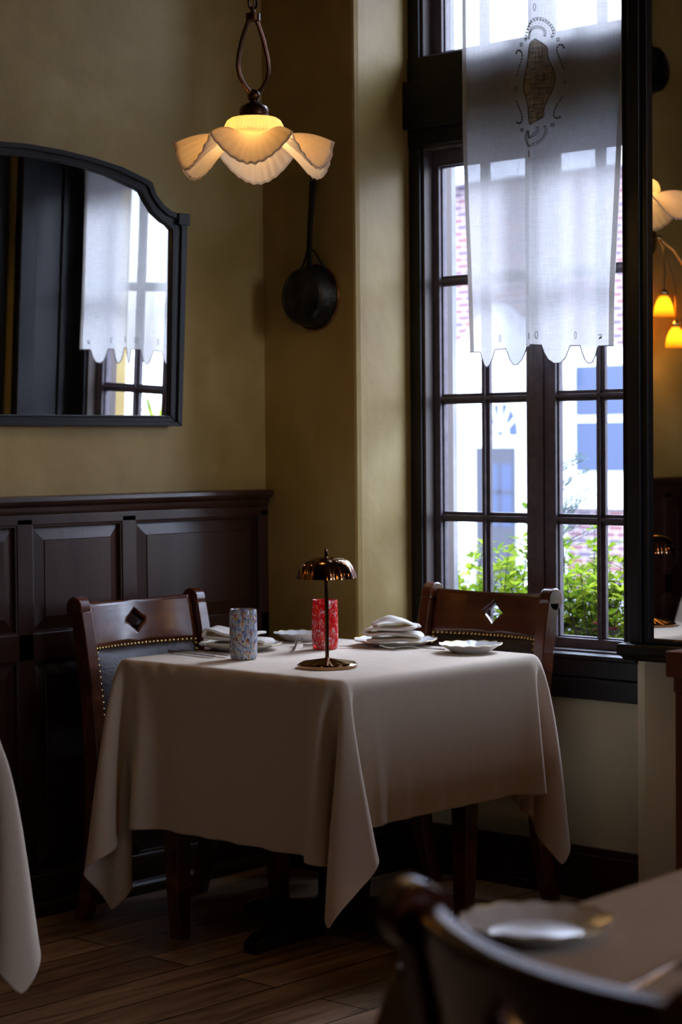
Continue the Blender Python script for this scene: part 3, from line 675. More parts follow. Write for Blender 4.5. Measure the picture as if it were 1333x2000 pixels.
# ------------------------------------------------------------------ chair
def chair(loc, rz, label, group='dark wood diamond back dining chairs'):
    t = empty('dining_chair', loc, label, 'chair', group, rz)
    def yb(x, z):                        # back surface: raked and curved
        return lerp(z, [0.0, 0.25, 0.45, 0.62, 0.80, 0.92], [0.20, 0.172, 0.165, 0.180, 0.208, 0.235])-0.045*(x/0.23)**2
    # rear posts: saber leg up to scrolled top
    for s in (-1, 1):
        xw0, xw1 = s*0.206, s*0.243
        b = B(); rings = []
        for z in [0, 0.06, 0.15, 0.25, 0.35, 0.45, 0.55, 0.65, 0.75, 0.83, 0.88]:
            y = yb(0.222, z); h = lerp(z, [0, 0.2, 0.45, 0.88], [0.022, 0.027, 0.030, 0.026])
            if z < 0.2: y += 0.03*((0.2-z)/0.2)**2
            xs = (xw0, xw1)
            rings.append([(xs[0], y-h, z), (xs[1], y-h, z), (xs[1], y+h, z), (xs[0], y+h, z)])
        b.loft(rings)
        yc = yb(0.222, 0.885)+0.008; prof = [(yc+0.033*cos(a), 0.888+0.033*sin(a)) for a in [2*pi*k/24 for k in range(24)]]
        b2 = []
        b.prism([(y, z) for y, z in prof], 0, xw0, xw1)
        b.done('rear_post', CHAIRW, t, smooth=35, bevel=0.003)
    # crest rail with diamond cut-out
    V = []; F = []; idx = {}
    xs = sorted(set([round(v, 4) for v in list(np.linspace(-0.202, 0.202, 33))+list(np.linspace(-0.042, 0.042, 17))])); hw, hh, zc = 0.042, 0.036, 0.836
    def hole(x): return 0 if abs(x) >= hw-1e-6 else hh*(1-abs(x)/hw)**1.25
    def top(x): return 0.902-0.006*cos(pi*x/0.404)
    def bot(x): return 0.768+0.006*cos(pi*x/0.404)
    def vid(x, z, key):
        if key not in idx: idx[key] = len(V); V.append((x, yb(x, z)-0.002, z))
        return idx[key]
    nr = 5
    for i in range(len(xs)-1):
        for half in (0, 1):
            for r in range(nr):
                q = []
                for xi, rr_ in ((i, r), (i+1, r), (i+1, r+1), (i, r+1)):
                    x = xs[xi]; h = hole(x)
                    a, c = ((bot(x), zc-h) if half == 0 else (zc+h, top(x)))
                    z = a+(c-a)*rr_/nr
                    key = (xi, 'm') if (h == 0 and ((half == 0 and rr_ == nr) or (half == 1 and rr_ == 0))) else (xi, half, rr_)
                    q.append(vid(x, z, key))
                F.append(q)
    pymesh('crest_rail', V, F, CHAIRW, t, solid=0.024, smooth=40)
    # upholstered back
    b = B(); rows = []
    for j in range(11):
        z = 0.500+(0.772-0.500)*j/10; row = []
        for i in range(25):
            x = -0.198+0.396*i/24; puff = 0.020*(1-(2*i/24-1)**4)*(1-(2*j/10-1)**4)
            row.append((x, yb(x, z)-0.012-puff, z))
        rows.append(row)
    b.loft(rows, False, False); cush = b.done('back_cushion', LEATHER, t, smooth=0, solid=0.004)
    b = B(); rows = []
    for j in range(6):
        z = 0.49+(0.775-0.49)*j/5; rows.append([(-0.2+0.4*i/12, yb(-0.2+0.4*i/12, z)+0.008, z) for i in range(13)])
    b.loft(rows, False, False); b.done('back_board', CHAIRW, t, smooth=0, solid=0.01)
    nail = None
    pts = [(-0.192+0.384*i/27, 0.768+0.004) for i in range(28)]+[(s*0.192, 0.760-0.0175*i) for s in (-1, 1) for i in range(13)]
    for x, z in pts:
        p = (x, yb(x, z)-0.017, z)
        if nail is None:
            b = B(); b.lathe([(0.0001, -0.0052), (0.0026, -0.0045), (0.0044, -0.0022), (0.0052, 0)], (0, 0, 0), 10, False)
            nail = b.done('brass_nail', BRASS, cush, smooth=0); nail.rotation_euler = (radians(-90), 0, 0); nail.location = p
        else:
            o = nail.copy(); COL.objects.link(o); o.location = p
    # seat
    b = B(); b.box((-0.225, -0.205, 0.375), (0.225, 0.175, 0.430)); b.done('seat_rail', CHAIRW, t, bevel=0.004)
    b = B(); rows = []
    for j in range(15):
        for_ = []
        for i in range(17):
            x = -0.222+0.444*i/16; y = -0.205+0.36*j/14; k = (1-(2*i/16-1)**6)*(1-(2*j/14-1)**6)
            for_.append((x, y, 0.432+0.036*k))
        rows.append(for_)
    b.loft(rows, False, False); b.done('seat', LEATHER, t, smooth=0)
    for s in (-1, 1):
        b = B(); rings = []
        for z, y, h in ((0, -0.185, 0.020), (0.1, -0.180, 0.023), (0.25, -0.176, 0.026), (0.38, -0.176, 0.029)):
            xc = s*0.195; rings.append([(xc-h, y-h, z), (xc+h, y-h, z), (xc+h, y+h, z), (xc-h, y+h, z)])
        b.loft(rings); b.done('front_leg', CHAIRW, t, bevel=0.003)
    return t
CH_R = chair((0.825, -0.075, 0), 0, 'dark wooden chair with diamond cut-out standing against the window')
CH_L = copy_tree(CH_R); CH_L.location = (0.355, -0.70, 0); CH_L.rotation_euler = (0, 0, pi/2); CH_L['label'] = 'dark wooden chair with diamond cut-out and brass nails standing against the panelled wall'
CH_F = copy_tree(CH_R); CH_F.location = (3.57, -3.03, 0); CH_F.rotation_euler = (0, 0, pi+radians(-20)); CH_F['label'] = 'blurred dark curved chair back in the near foreground'

# ------------------------------------------------------------------ other tables: left edge and foreground
G2, F2 = drape((-0.42-0.365, 0.42+0.365, -0.405-0.365, 0.405+0.365), (-0.415, 0.415, -0.40, 0.40), ZT,
               boxes=[((-0.42, -0.405, 0.70), (0.42, 0.405, ZT))], N=(60, 58), steps=200, iters=10, seed=11, noise=0.004)
T2 = table((0.75, -2.39, 0), 'second pedestal table at the left edge of the picture')
c2 = tablecloth(G2, F2, 'cream tablecloth hanging at the left edge of the picture'); c2.location = (0.75, -2.39, 0)
T3 = table((3.475, -2.515, 0), 'pedestal table in the near right foreground', radians(2.5))
c3 = tablecloth(G2, F2, 'blurred beige tablecloth on the near foreground table'); c3.location = (3.475, -2.515, 0); c3.rotation_euler = (0, 0, radians(2.5))

# ------------------------------------------------------------------ tableware
def plate(r, h, loc, label, group, wave=0.013, n=96, lobes=14, well=0.6, name='plate'):
    z0 = 0.0
    t = empty(name, loc, label, 'plate', group)
    prof = [(0.001, 0.004), (well*0.93, 0.004), (well, 0.006), (well*1.12, 0.28*1), (0.9, 0.80), (1.0, 1.0)]
    rings = []
    top = [(0.02, 0.0045), (well*0.9, 0.0045), (well*1.02, 0.006), ((well+1)/2, h*0.62), (0.97, h*0.95), (1.0, h)]
    bot = [(1.0, h-0.002), (0.96, h*0.88), ((well+1)/2, h*0.50), (well*1.04, 0.001), (well*0.96, 0.0), (well*0.9, 0.001), (0.02, 0.001)]
    for k, z in top+bot:
        f = max(0, (k-well)/(1-well))
        rings.append([((r*k*(1+wave*f*cos(lobes*a)))*cos(a), (r*k*(1+wave*f*cos(lobes*a)))*sin(a), z+0.0012*f*cos(lobes*a)) for a in [2*pi*i/n for i in range(n)]])
    B().loft(rings, True, True).done('dish', PORC, t, smooth=60)
    b = B(); b.tube([((r*(1+wave*cos(lobes*a)))*cos(a), (r*(1+wave*cos(lobes*a)))*sin(a), h+0.0012*cos(lobes*a)) for a in [2*pi*i/n for i in range(n)]], 0.0010, 5, closed=True)
    b.done('rim_line', GOLDRIM, t, smooth=0)
    return t
TZ = ZT+0.0012
plate(0.118, 0.018, (0.494, -0.608, TZ), 'large scalloped plate under the napkin, left place setting', None)
plate(0.120, 0.018, (0.766, -0.249, TZ), 'large scalloped plate under the napkin, place setting nearest the window', None)
plate(0.088, 0.024, (1.062, -0.272, TZ), 'small white side plate alone near the right edge of the table', None, well=0.55)
plate(0.080, 0.024, (0.452, -0.318, TZ), 'small pale blue-white side plate behind the red tumbler', None, well=0.55)
plate(0.090, 0.020, (3.140, -2.735, TZ), 'blurred plate with a shiny white well on the foreground table', None, well=0.62)

def napkin(loc, rz, label, L=0.165, Wd=0.10, folds=4, th=0.0075, seed=1, lift=0.0, curl=0.0):
    r = random.Random(seed); pts = []
    for k in range(folds):
        z = th*(k+0.5); a, c = (-L/2, L/2) if k % 2 == 0 else (L/2, -L/2)
        sh = 0.006*r.uniform(-1, 1)
        for i in range(9):
            x = a+(c-a)*i/8; pts.append((x*(1-0.03*k)+sh, z+0.0025*sin(x*40+k*2)+lift*(x/L+0.5)*k/folds+curl*max(0, -x/L-0.1)*k/folds))
        if k < folds-1:
            s = 1 if k % 2 == 0 else -1
            for q in (0.25, 0.5, 0.75):
                pts.append((c*(1-0.03*k)+sh+s*th*0.65*sin(pi*q), z+th*q))
    b = B(); rows = []
    for j in range(9):
        y = -Wd/2+Wd*j/8
        rows.append([(x+0.003*sin(y*30+z*200), y+0.002*sin(x*50+z*300), z+0.0015*sin(y*60+x*20)) for x, z in pts])
    b.loft(rows, False, False)
    o = b.done('napkin', NAPKIN, smooth=0, solid=0.0095, sub=1)
    o.location = loc; o.rotation_euler = (0, 0, rz); return tag(o, label, 'napkin')
napkin((0.500, -0.628, TZ+0.012), radians(24), 'cream napkin folded thick on the left place setting plate', 0.165, 0.10, 3, 0.0140, 2, curl=0.05)
napkin((0.768, -0.262, TZ+0.012), radians(32), 'ivory napkin folded and twisted on the plate nearest the window', 0.145, 0.105, 3, 0.0145, 5, lift=0.012)
b = B(); rows = []
for i in range(15):
    a = i/14.0; rows.append([(-0.06+0.13*a, -0.048+0.096*j/10, 0.026*sin(pi*min(1, a*1.15))*(1-0.5*abs(j/5-1.2))+0.003*sin(a*12+j*.7)) for j in range(11)])
b.loft(rows, False, False); NR = bpy.data.objects['napkin.001']
o = b.done('napkin_flap', NAPKIN, NR, smooth=0, solid=0.006, sub=1); o.location = (0.004, 0.0, 0.046); o.rotation_euler = (0, 0, radians(22))

def fork(loc, rz, label, tilt=0.0, group=None):
    b = B(); L = 0.19
    b.tube([(0, 0, 0.004), (0.05, 0, 0.005), (0.10, 0, 0.009), (0.125, 0, 0.008)], [0.0045, 0.0035, 0.0022, 0.003], 8, flat=0.45)
    b.tube([(0.122, 0, 0.008), (0.132, 0, 0.006), (0.145, 0, 0.004), (0.150, 0, 0.004)], [0.003, 0.009, 0.0115, 0.011], 8, flat=0.13)
    for k in range(4):
        y = -0.009+0.006*k; b.tube([(0.146, y, 0.004), (0.165, y, 0.0045), (0.188, y*0.92, 0.009)], [0.0017, 0.0015, 0.0008], 6)
    o = b.done('fork', SILVER, smooth=40); o.location = loc; o.rotation_euler = (0, tilt, rz); return tag(o, label, 'fork', group)
def knife(loc, rz, label):
    b = B(); b.tube([(0, 0, 0.005), (0.05, 0, 0.006), (0.10, 0, 0.005)], [0.007, 0.0062, 0.0042], 10, flat=0.6)
    b.tube([(0.10, 0, 0.005), (0.13, 0.001, 0.005), (0.19, 0.0015, 0.005), (0.21, 0, 0.005)], [0.005, 0.0085, 0.0085, 0.002], 8, flat=0.14)
    o = b.done('knife', SILVER, smooth=40); o.location = loc; o.rotation_euler = (0, 0, rz); return tag(o, label, 'knife')
fork((0.66, -0.565, TZ), radians(128), 'silver fork resting tines up against the left plate', -0.06)
fork((0.985, -0.290, TZ), radians(207), 'silver fork between the napkin plate and the small side plate', -0.02)
knife((0.405, -0.80, TZ), radians(-6), 'silver knife lying at the left corner of the table nearest the wall')
o = knife((0.425, -0.775, TZ), radians(-4), 'second silver knife lying just behind the first at the left corner')
knife((0.60, -0.46, TZ), radians(30), 'dark slim knife behind the red tumbler')
def spoon(loc, rz, label):
    b = B(); b.tube([(0, 0, 0.004), (0.05, 0, 0.006), (0.12, 0, 0.010), (0.135, 0, 0.008)], [0.0055, 0.004, 0.0024, 0.003], 8, flat=0.45)
    b.tube([(0.133, 0, 0.008), (0.145, 0, 0.005), (0.165, 0, 0.004), (0.182, 0, 0.006), (0.19, 0, 0.008)], [0.003, 0.013, 0.018, 0.013, 0.003], 12, flat=0.2)
    o = b.done('spoon', SILVER, smooth=40); o.location = loc; o.rotation_euler = (0, 0, rz); return tag(o, label, 'spoon')
fork((3.36, -2.875, TZ), radians(95), 'blurred silver fork on the right of the foreground table')
spoon((3.42, -2.84, TZ), radians(100), 'blurred silver spoon at the right edge of the foreground table')

def tumbler(r, h, loc, mat, label):
    b = B(); prof = [(r*0.86, 0.0), (r*0.96, 0.004), (r*0.99, 0.012), (r*1.02, h*0.45), (r*0.97, h*0.97), (r*0.945, h), (r*0.91, h*0.985), (r*0.93, h*0.5), (r*0.88, 0.014), (0.002, 0.012)]
    b.lathe(prof, (0, 0, 0), 48, True); o = b.done('tumbler', mat, smooth=50); o.location = loc; return tag(o, label, 'tumbler')
tumbler(0.0375, 0.136, (0.690, -0.790, TZ), MURANO, 'multicoloured speckled glass tumbler at the front left of the table')
tumbler(0.0375, 0.140, (0.680, -0.455, TZ), REDGLASS, 'red and white speckled glass tumbler behind the small lamp')

# table lamp
TL = empty('table_lamp', (1.004, -0.795, TZ), 'small polished copper cordless lamp with scalloped dome on the table', 'lamp')
b = B(); rings = []
n = 60
for k, z in ((1.0, 0.0), (1.0, 0.008), (0.965, 0.010), (0.94, 0.0095), (0.08, 0.024), (0.075, 0.026)):
    rings.append([(0.080*k*cos(a)*(1-0.03*abs(sin(3*a))*(k > .5)), 0.080*k*sin(a)*(1-0.03*abs(sin(3*a))*(k > .5)), z+(0.004*abs(cos(3*a))*(0.3 < k < 0.95))) for a in [2*pi*i/n for i in range(n)]])
b.loft(rings).done('base', COPPER, TL, smooth=30)
B().tube([(0, 0, 0.02), (0, 0, 0.285)], 0.0052, 16).done('pole', COPPER, TL, smooth=40)
b = B(); rings = []; n = 96
sh = [(0.006, 0.288), (0.022, 0.287), (0.045, 0.283), (0.060, 0.275), (0.070, 0.262), (0.076, 0.245), (0.079, 0.232), (0.077, 0.232), (0.073, 0.246), (0.066, 0.262), (0.055, 0.273), (0.04, 0.280), (0.02, 0.284), (0.006, 0.285)]
for r, z in sh:
    f = min(1, r/0.06)
    rings.append([(r*(1-0.075*f*(1-abs(cos(3*a)))**2)*cos(a), r*(1-0.075*f*(1-abs(cos(3*a)))**2)*sin(a), z-0.004*f*(1-abs(cos(3*a)))**2*0) for a in [2*pi*i/n+0.35 for i in range(n)]])
b.loft(rings).done('dome_shade', COPPER, TL, smooth=40)
B().lathe([(0.0045, 0.286), (0.0048, 0.303), (0.004, 0.3075), (0.001, 0.309)], (0, 0, 0), 16, True).done('finial', COPPER, TL, smooth=40)
B().lathe([(0.03, 0.262), (0.03, 0.270), (0.001, 0.271)], (0, 0, 0), 20, True).done('lamp_head', BLKIRON, TL, smooth=40)

# ------------------------------------------------------------------ flower pendant
def pendant(loc, label, rz=0):
    t = empty('pendant_light', loc, label, 'ceiling light', None, rz)   # origin at neck bottom, z = 2.184
    b = B(); n = 240; rings = []
    def petal(k, a, off):
        r = 0.062+(0.205-0.062)*k
        s = abs(sin(3*a))**0.85           # 0 = pointed peak, 1 = middle of a drooping lobe
        f = k**1.15
        R = r*(1-0.06*f*s)
        z = -0.003-f*(0.018+0.078*s)
        R += 0.0022*f*cos(60*a); z += 0.0020*k*cos(60*a)
        z += 0.014*sin(pi*k)*(1-s)
        return (R*cos(a), R*sin(a), z+off)
    A = [2*pi*i/n for i in range(n)]
    for k in [i/16 for i in range(17)]: rings.append([petal(k, a, 0) for a in A])
    b.loft(rings, True, False)
    b.done('petal_shade', SHADEG, t, smooth=0, solid=0.0026)
    b = B(); rings = []
    for r, z in ((0.062, -0.003), (0.0755, 0.004), (0.076, 0.012), (0.074, 0.024), (0.068, 0.036), (0.058, 0.043), (0.036, 0.046)):
        rings.append([((r+0.0013*cos(48*a))*cos(a), (r+0.0013*cos(48*a))*sin(a), z) for a in A])
    b.loft(rings, True, False); b.done('ribbed_glass_cap', SHADEG, t, smooth=0, solid=0.002)
    b = B(); b.tube([petal(1.0, a, 0) for a in A], 0.0017, 5, closed=True); b.done('petal_rim', SHADEG, t, smooth=0)
    b = B(); b.lathe([(0.042, 0.040), (0.043, 0.048), (0.038, 0.052), (0.038, 0.066), (0.034, 0.074), (0.020, 0.082), (0.010, 0.086), (0.010, 0.10)], (0, 0, 0), 28, True)
    b.sphere((0, 0, 0.102), 0.017, 10); b.done('socket', BRONZE, t, smooth=40)
    b = B(); R_, zb, zt = 0.0, 0.112, 0.300; lp = []
    half = [(0.010, 0.108), (0.030, 0.125), (0.046, 0.148), (0.052, 0.172), (0.049, 0.200), (0.036, 0.245), (0.020, 0.282), (0.012, 0.298)]
    for s in (-1, 1): b.tube([(s*x, 0, z) for x, z in half], 0.0062, 8)
    b.lathe([(0.019, 0.294), (0.019, 0.312), (0.006, 0.316), (0.006, 0.330)], (0, 0, 0), 16, True)
    b.done('teardrop_loop', BRONZE, t, smooth=40).rotation_euler = (0, 0, yaw)
    b = B(); z = 0.342; k = 0; zend = H-loc[2]-0.02
    while z < zend:
        pts = []
        for i in range(16):
            a = 2*pi*i/16; u, v = 0.011*cos(a), 0.019*sin(a)
            pts.append((u, 0, z+v) if k % 2 == 0 else (0, u, z+v))
        b.tube(pts, 0.0032, 6, closed=True); z += 0.030; k += 1
    b.done('chain', BRONZE, t, smooth=40)
    b = B(); b.tube([(0.004, 0, 0.33), (0.008, 0.004, 0.5), (-0.004, 0.003, 0.8), (0, 0, zend)], 0.0035, 6); b.done('cord', pmat('cord_fabric', (0.25, 0.2, 0.14), 0.8), t, smooth=40)
    B().lathe([(0.06, H-loc[2]-0.001), (0.058, H-loc[2]-0.012), (0.03, H-loc[2]-0.03), (0.006, H-loc[2]-0.04)], (0, 0, 0), 24, True).done('ceiling_rose', BRONZE, t, smooth=40)
    b = B(); b.sphere((0, 0, -0.030), 0.022, 10, 1.25); b.done('bulb', BULB, t, smooth=0)
    B().lathe([(0.014, 0.012), (0.014, 0.045)], (0, 0, 0), 14, True).done('bulb_holder', BRONZE, t, smooth=40)
    return t
def glow(name, loc, e, r=0.03, col=(1.0, 0.56, 0.18)):
    l = bpy.data.lights.new(name, 'POINT'); l.energy = e; l.shadow_soft_size = r; l.color = col
    o = bpy.data.objects.new(name, l); COL.objects.link(o); o.location = loc
PZ = 2.144
PA = radians(42.5)
P1 = pendant((0.871, -0.912, PZ), 'frosted glass flower pendant light hanging over the dining table', PA)
glow('pendant_glow', (0.871, -0.912, PZ-0.035), 3.0)

# ------------------------------------------------------------------ hanging pan
def pan(loc, label):
    t = empty('frying_pan', loc, label, 'pan', 'old pans hanging on the walls')    # origin: centre of rim on the wall, front = -Y
    b = B(); n = 48
    prof = [(0.002, -0.066), (0.070, -0.066), (0.073, -0.069), (0.080, -0.068), (0.088, -0.060), (0.097, -0.006), (0.103, -0.002), (0.103, 0.0), (0.095, 0.0), (0.086, -0.056), (0.002, -0.061)]
    b.loft([[(r*cos(2*pi*i/n), y, r*sin(2*pi*i/n)) for i in range(n)] for r, y in prof]); b.done('bowl', IRON, t, smooth=35)
    b = B(); b.tube([(0.1025*cos(2*pi*i/n), -0.004, 0.1025*sin(2*pi*i/n)) for i in range(n)], 0.0028, 6, closed=True); b.done('copper_rim', COPRIM, t, smooth=0)
    b = B(); rings = []
    for z, x, w_, y in ((0.085, -0.003, 0.011, -0.022), (0.14, -0.001, 0.010, -0.024), (0.22, 0.001, 0.009, -0.022), (0.30, 0.004, 0.010, -0.016), (0.352, 0.006, 0.013, -0.012), (0.362, 0.006, 0.011, -0.012)):
        rings.append([(x-w_, y-0.004, z), (x+w_, y-0.004, z), (x+w_, y+0.004, z), (x-w_, y+0.004, z)])
    b.loft(rings); b.done('handle', BLKIRON, t, bevel=0.002)
    b = B(); b.tube([(0.006+0.009*cos(a), -0.012, 0.372+0.014*sin(a)) for a in [2*pi*i/16 for i in range(16)]], 0.0022, 6, closed=True); b.done('hanging_ring', BLKIRON, t, smooth=0)
    b = B()
    for s in (-1, 1): b.tube([(s*0.004, -0.020, 0.150), (s*0.018, -0.018, 0.140), (s*0.035, -0.012, 0.11), (s*0.058, -0.008, 0.082)], 0.0032, 6)
    b.done('wire_brace', BLKIRON, t, smooth=0)
    B().tube([(0.006, 0.002, 0.384), (0.006, -0.022, 0.386)], 0.003, 6).done('wall_nail', BLKIRON, t, smooth=0)
    return t
for gx_, gy_, ge_ in ((2.4, -5.2, 0.3), (4.6, -3.4, 0.4), (3.55, -2.5, 4.6), (3.7, -0.75, 6.0), (5.2, -1.3, 8.0)): glow('unseen_room_glow', (gx_, gy_, 2.25), ge_, 0.08, (1.0, 0.50, 0.16))  # unseen warm lights without fixtures; middle one added to brighten the foreground table
PN = pan((0.228, -0.002, 1.808), 'old blackened iron frying pan hanging by its handle on the corner pier')
P_2 = copy_tree(PN); P_2.location = (0.002, -2.26, 2.83); P_2.rotation_euler = (0, 0, pi/2); P_2['label'] = 'dark round pan high on the left wall, seen only in the tall mirror'

# ------------------------------------------------------------------ amber wall light (mirror view)
WL = empty('wall_light', (0.0, -2.28, 2.16), 'brass wall light with small amber glass shades, seen only in the tall mirror', 'wall light')
b = B(); b.loft([[(x, 0.05*cos(a), 0.065*sin(a)) for a in [2*pi*i/24 for i in range(24)]] for x in (0.0, 0.012)]); b.sphere((0.055, 0, 0.0), 0.015, 8); b.tube([(0.01, 0, 0), (0.05, 0, 0)], 0.006, 8)
b.tube([(0.05, 0, 0), (0.07, 0.06, -0.012), (0.06, 0.12, -0.004)], 0.006, 8); b.done('back_plate', BRASS, WL, smooth=40)
for dy, dz, nm in ((0.035, -0.262, 0), (-0.02, -0.385, 1), (-0.16, -0.30, 1)):
    b = B(); sx = 0.10 if nm == 0 else 0.12
    b.tube([(0.055, 0, 0), (0.085, dy*0.35, dz*0.15), (sx, dy*0.8, dz*0.5), (sx, dy, dz+0.05)], 0.0032, 6); b.sphere((sx, dy, dz+0.040), 0.018, 8)
    arm = b.done('curved_arm', BRASS, WL, smooth=40)
    b = B(); b.lathe([(0.014, 0.03), (0.026, 0.012), (0.036, -0.015), (0.042, -0.052)], (sx, dy, dz), 28, False); b.done('amber_shade', AMBER, arm, smooth=0, solid=0.002)
    b = B(); b.sphere((sx, dy, dz-0.004), 0.013, 8); b.done('bulb', BULB, arm, smooth=0)
    glow('wall_light_glow', (sx, -2.28+dy, 2.16+dz-0.03), 0.6, 0.015, (1.0, 0.5, 0.12))

# ------------------------------------------------------------------ service cabinet at the right edge
SCB = empty('service_cabinet', (2.60, -0.60, 0), 'orange brown wooden service cabinet at the right edge in front of the tall mirror', 'cabinet')
def cbx(lo, hi, nm, **kw): return B().box(lo, hi).done(nm, ORANGEW, SCB, **kw)
cbx((-0.415, -0.41, 0.845), (0.42, 0.40, 0.90), 'top_slab', bevel=0.003)
cbx((-0.403, -0.398, 0.812), (0.40, 0.39, 0.845), 'frieze', bevel=0.002)
cbx((-0.403, -0.392, 0.06), (0.39, 0.38, 0.812), 'carcass', bevel=0.003)
cbx((-0.35, -0.398, 0.10), (-0.01, -0.385, 0.78), 'door', bevel=0.003); cbx((0.01, -0.398, 0.10), (0.35, -0.385, 0.78), 'door', bevel=0.003)
cbx((-0.38, -0.36, 0.0), (0.38, 0.36, 0.06), 'plinth')

# ------------------------------------------------------------------ outside: street, facade, planting
ground = B().box((-40, 0.62, -0.7), (30, 40, -0.6)).done('ground', noise_mat('pale_pavement', [(0.3, (0.16, 0.16, 0.17)), (0.7, (0.22, 0.22, 0.23))], 2, 6, (0.8, 0.9)))
struct(ground, 'pale street and pavement outside', 'street')
def brick_mat():
    m, t, b = newmat('pale_red_brick'); N = t.nodes; L = t.links
    co = N.new('ShaderNodeTexCoord'); mp = N.new('ShaderNodeMapping'); mp.inputs['Rotation'].default_value = (radians(90), 0, 0); L.new(co.outputs['Object'], mp.inputs[0])
    br = N.new('ShaderNodeTexBrick'); br.inputs['Scale'].default_value = 1; br.inputs['Brick Width'].default_value = 0.24; br.inputs['Row Height'].default_value = 0.085; br.inputs['Mortar Size'].default_value = 0.012
    br.inputs['Color1'].default_value = (0.16, 0.05, 0.045, 1); br.inputs['Color2'].default_value = (0.075, 0.05, 0.085, 1); br.inputs['Mortar'].default_value = (0.30, 0.27, 0.27, 1)
    sx = N.new('ShaderNodeSeparateXYZ'); cb = N.new('ShaderNodeCombineXYZ'); L.new(co.outputs['Object'], sx.inputs[0]); L.new(sx.outputs['X'], cb.inputs['X']); L.new(sx.outputs['Z'], cb.inputs['Y'])
    L.new(cb.outputs[0], br.inputs[0]); L.new(br.outputs['Color'], b.inputs['Base Color']); b.inputs['Roughness'].default_value = 0.9; return m
BRICK = brick_mat()
WHITE = pmat('white_painted_woodwork', (0.62, 0.63, 0.66), 0.6)
BLUEGL = pmat('dim_blue_house_glass', (0.050, 0.065, 0.11), 0.15, 0, 0.15)
DOORM = pmat('dark_grey_door', (0.045, 0.045, 0.055), 0.5, 0, 0.2)
YB = 16.0
HS = empty('town_house', (-10.8, YB, -0.6), 'white and brick town house with fanlight door across the street', 'house')
hinv = Matrix.Translation(HS.location).inverted()
HX = 0.25
def hp(b, name, mat, par=None, **kw):
    o = b.done(name, mat, par or HS, **kw)
    if not par: o.matrix_parent_inverse = hinv
    return o
hp(B().box((-26, YB+0.02, -0.6), (12, YB+0.4, 4.75)), 'brick_wall', BRICK)
hp(B().box((-26, YB-0.25, 4.75), (12, YB+0.4, 5.3)), 'cornice', WHITE)
b = B(); b.box((-12.050, YB-0.30, -0.6), (-10.470, YB+0.02, 2.15)).box((-12.200, YB-0.42, 2.08), (-10.410, YB, 2.26))
hp(b, 'portico', WHITE)
b = B(); b.prism([(-12.300, 2.26), (-10.350, 2.26), (-11.330, 3.15)], 1, YB-0.42, YB); hp(b, 'pediment', WHITE)
hp(B().box((-11.670, YB-0.325, -0.6), (-11.030, YB-0.298, 1.315)), 'door', DOORM)
dw = hp(B().box((-11.470, YB-0.330, 0.30), (-11.070, YB-0.324, 1.10)), 'door_window', BLUEGL)
hp(B().box((-11.470, YB-0.336, 0.72), (-11.070, YB-0.330, 0.76)).box((-11.285, YB-0.336, 0.3), (-11.255, YB-0.330, 1.1)), 'door_muntins', DOORM)
cx0, cz0 = -11.26, 1.46
arc = [(cx0+0.27*cos(a), cz0+0.42*sin(a)) for a in [pi*k/20 for k in range(21)]]
hp(B().prism(arc, 1, YB-0.312, YB-0.300), 'fanlight', BLUEGL)
b = B()
for k in range(1, 6):
    a = pi*k/6; b.tube([(cx0+0.05*cos(a), YB-0.318, cz0+0.08*sin(a)), (cx0+0.27*cos(a), YB-0.318, cz0+0.42*sin(a))], 0.018, 6)
b.tube([(cx0+0.12*cos(a), YB-0.318, cz0+0.19*sin(a)) for a in [pi*k/16 for k in range(17)]], 0.014, 6)
hp(b, 'fanlight_spokes', WHITE)
for x0, x1 in ((-10.26, -9.49), (-8.3, -7.5), (-6.3, -5.5), (-15.6, -14.8), (-4.2, -3.4), (-1.8, -1.0), (1.0, 1.8), (4, 4.8)):
    b = B(); b.box((x0-0.17, YB-0.06, 0.72), (x1+0.15, YB+0.02, 2.55)); f = hp(b, 'window_surround', WHITE)
    b = B()
    for za, zb in ((1.005, 1.62), (1.70, 2.32)): b.box((x0, YB-0.075, za), (x1, YB-0.061, zb))
    o = b.done('window_glass', BLUEGL, f)
    hp(B().box((x0-0.2, YB-0.1, 0.55), (x1+0.2, YB+0.02, 0.72)), 'window_sill', WHITE)

def planter():
    p = empty('planter_box', (0.7, 0.95, -0.6), 'long stone planter outside below the window', 'planter')
    b = B(); b.box((-1.9, -0.27, 0), (2.0, 0.33, 1.12)); b.done('trough', STONE, p, bevel=0.01)
    B().box((-1.85, -0.23, 1.10), (1.95, 0.29, 1.15)).done('soil', pmat('soil', (0.03, 0.02, 0.015), 0.95), p)
planter()
def leaf_geo(V, F, p, d, n, L, W):
    d = d.normalized(); s = d.cross(n).normalized(); n = s.cross(d)
    i = len(V)
    V += [p, p+d*L*.3+s*W*.42-n*L*.02, p+d*L*.62+s*W*.5, p+d*L-n*L*.12, p+d*L*.62-s*W*.5, p+d*L*.3-s*W*.42-n*L*.02, p+d*L*.5+n*(-W*.12)]
    F += [(i, i+1, i+6), (i+1, i+2, i+6), (i+2, i+3, i+6), (i+3, i+4, i+6), (i+4, i+5, i+6), (i+5, i, i+6)]
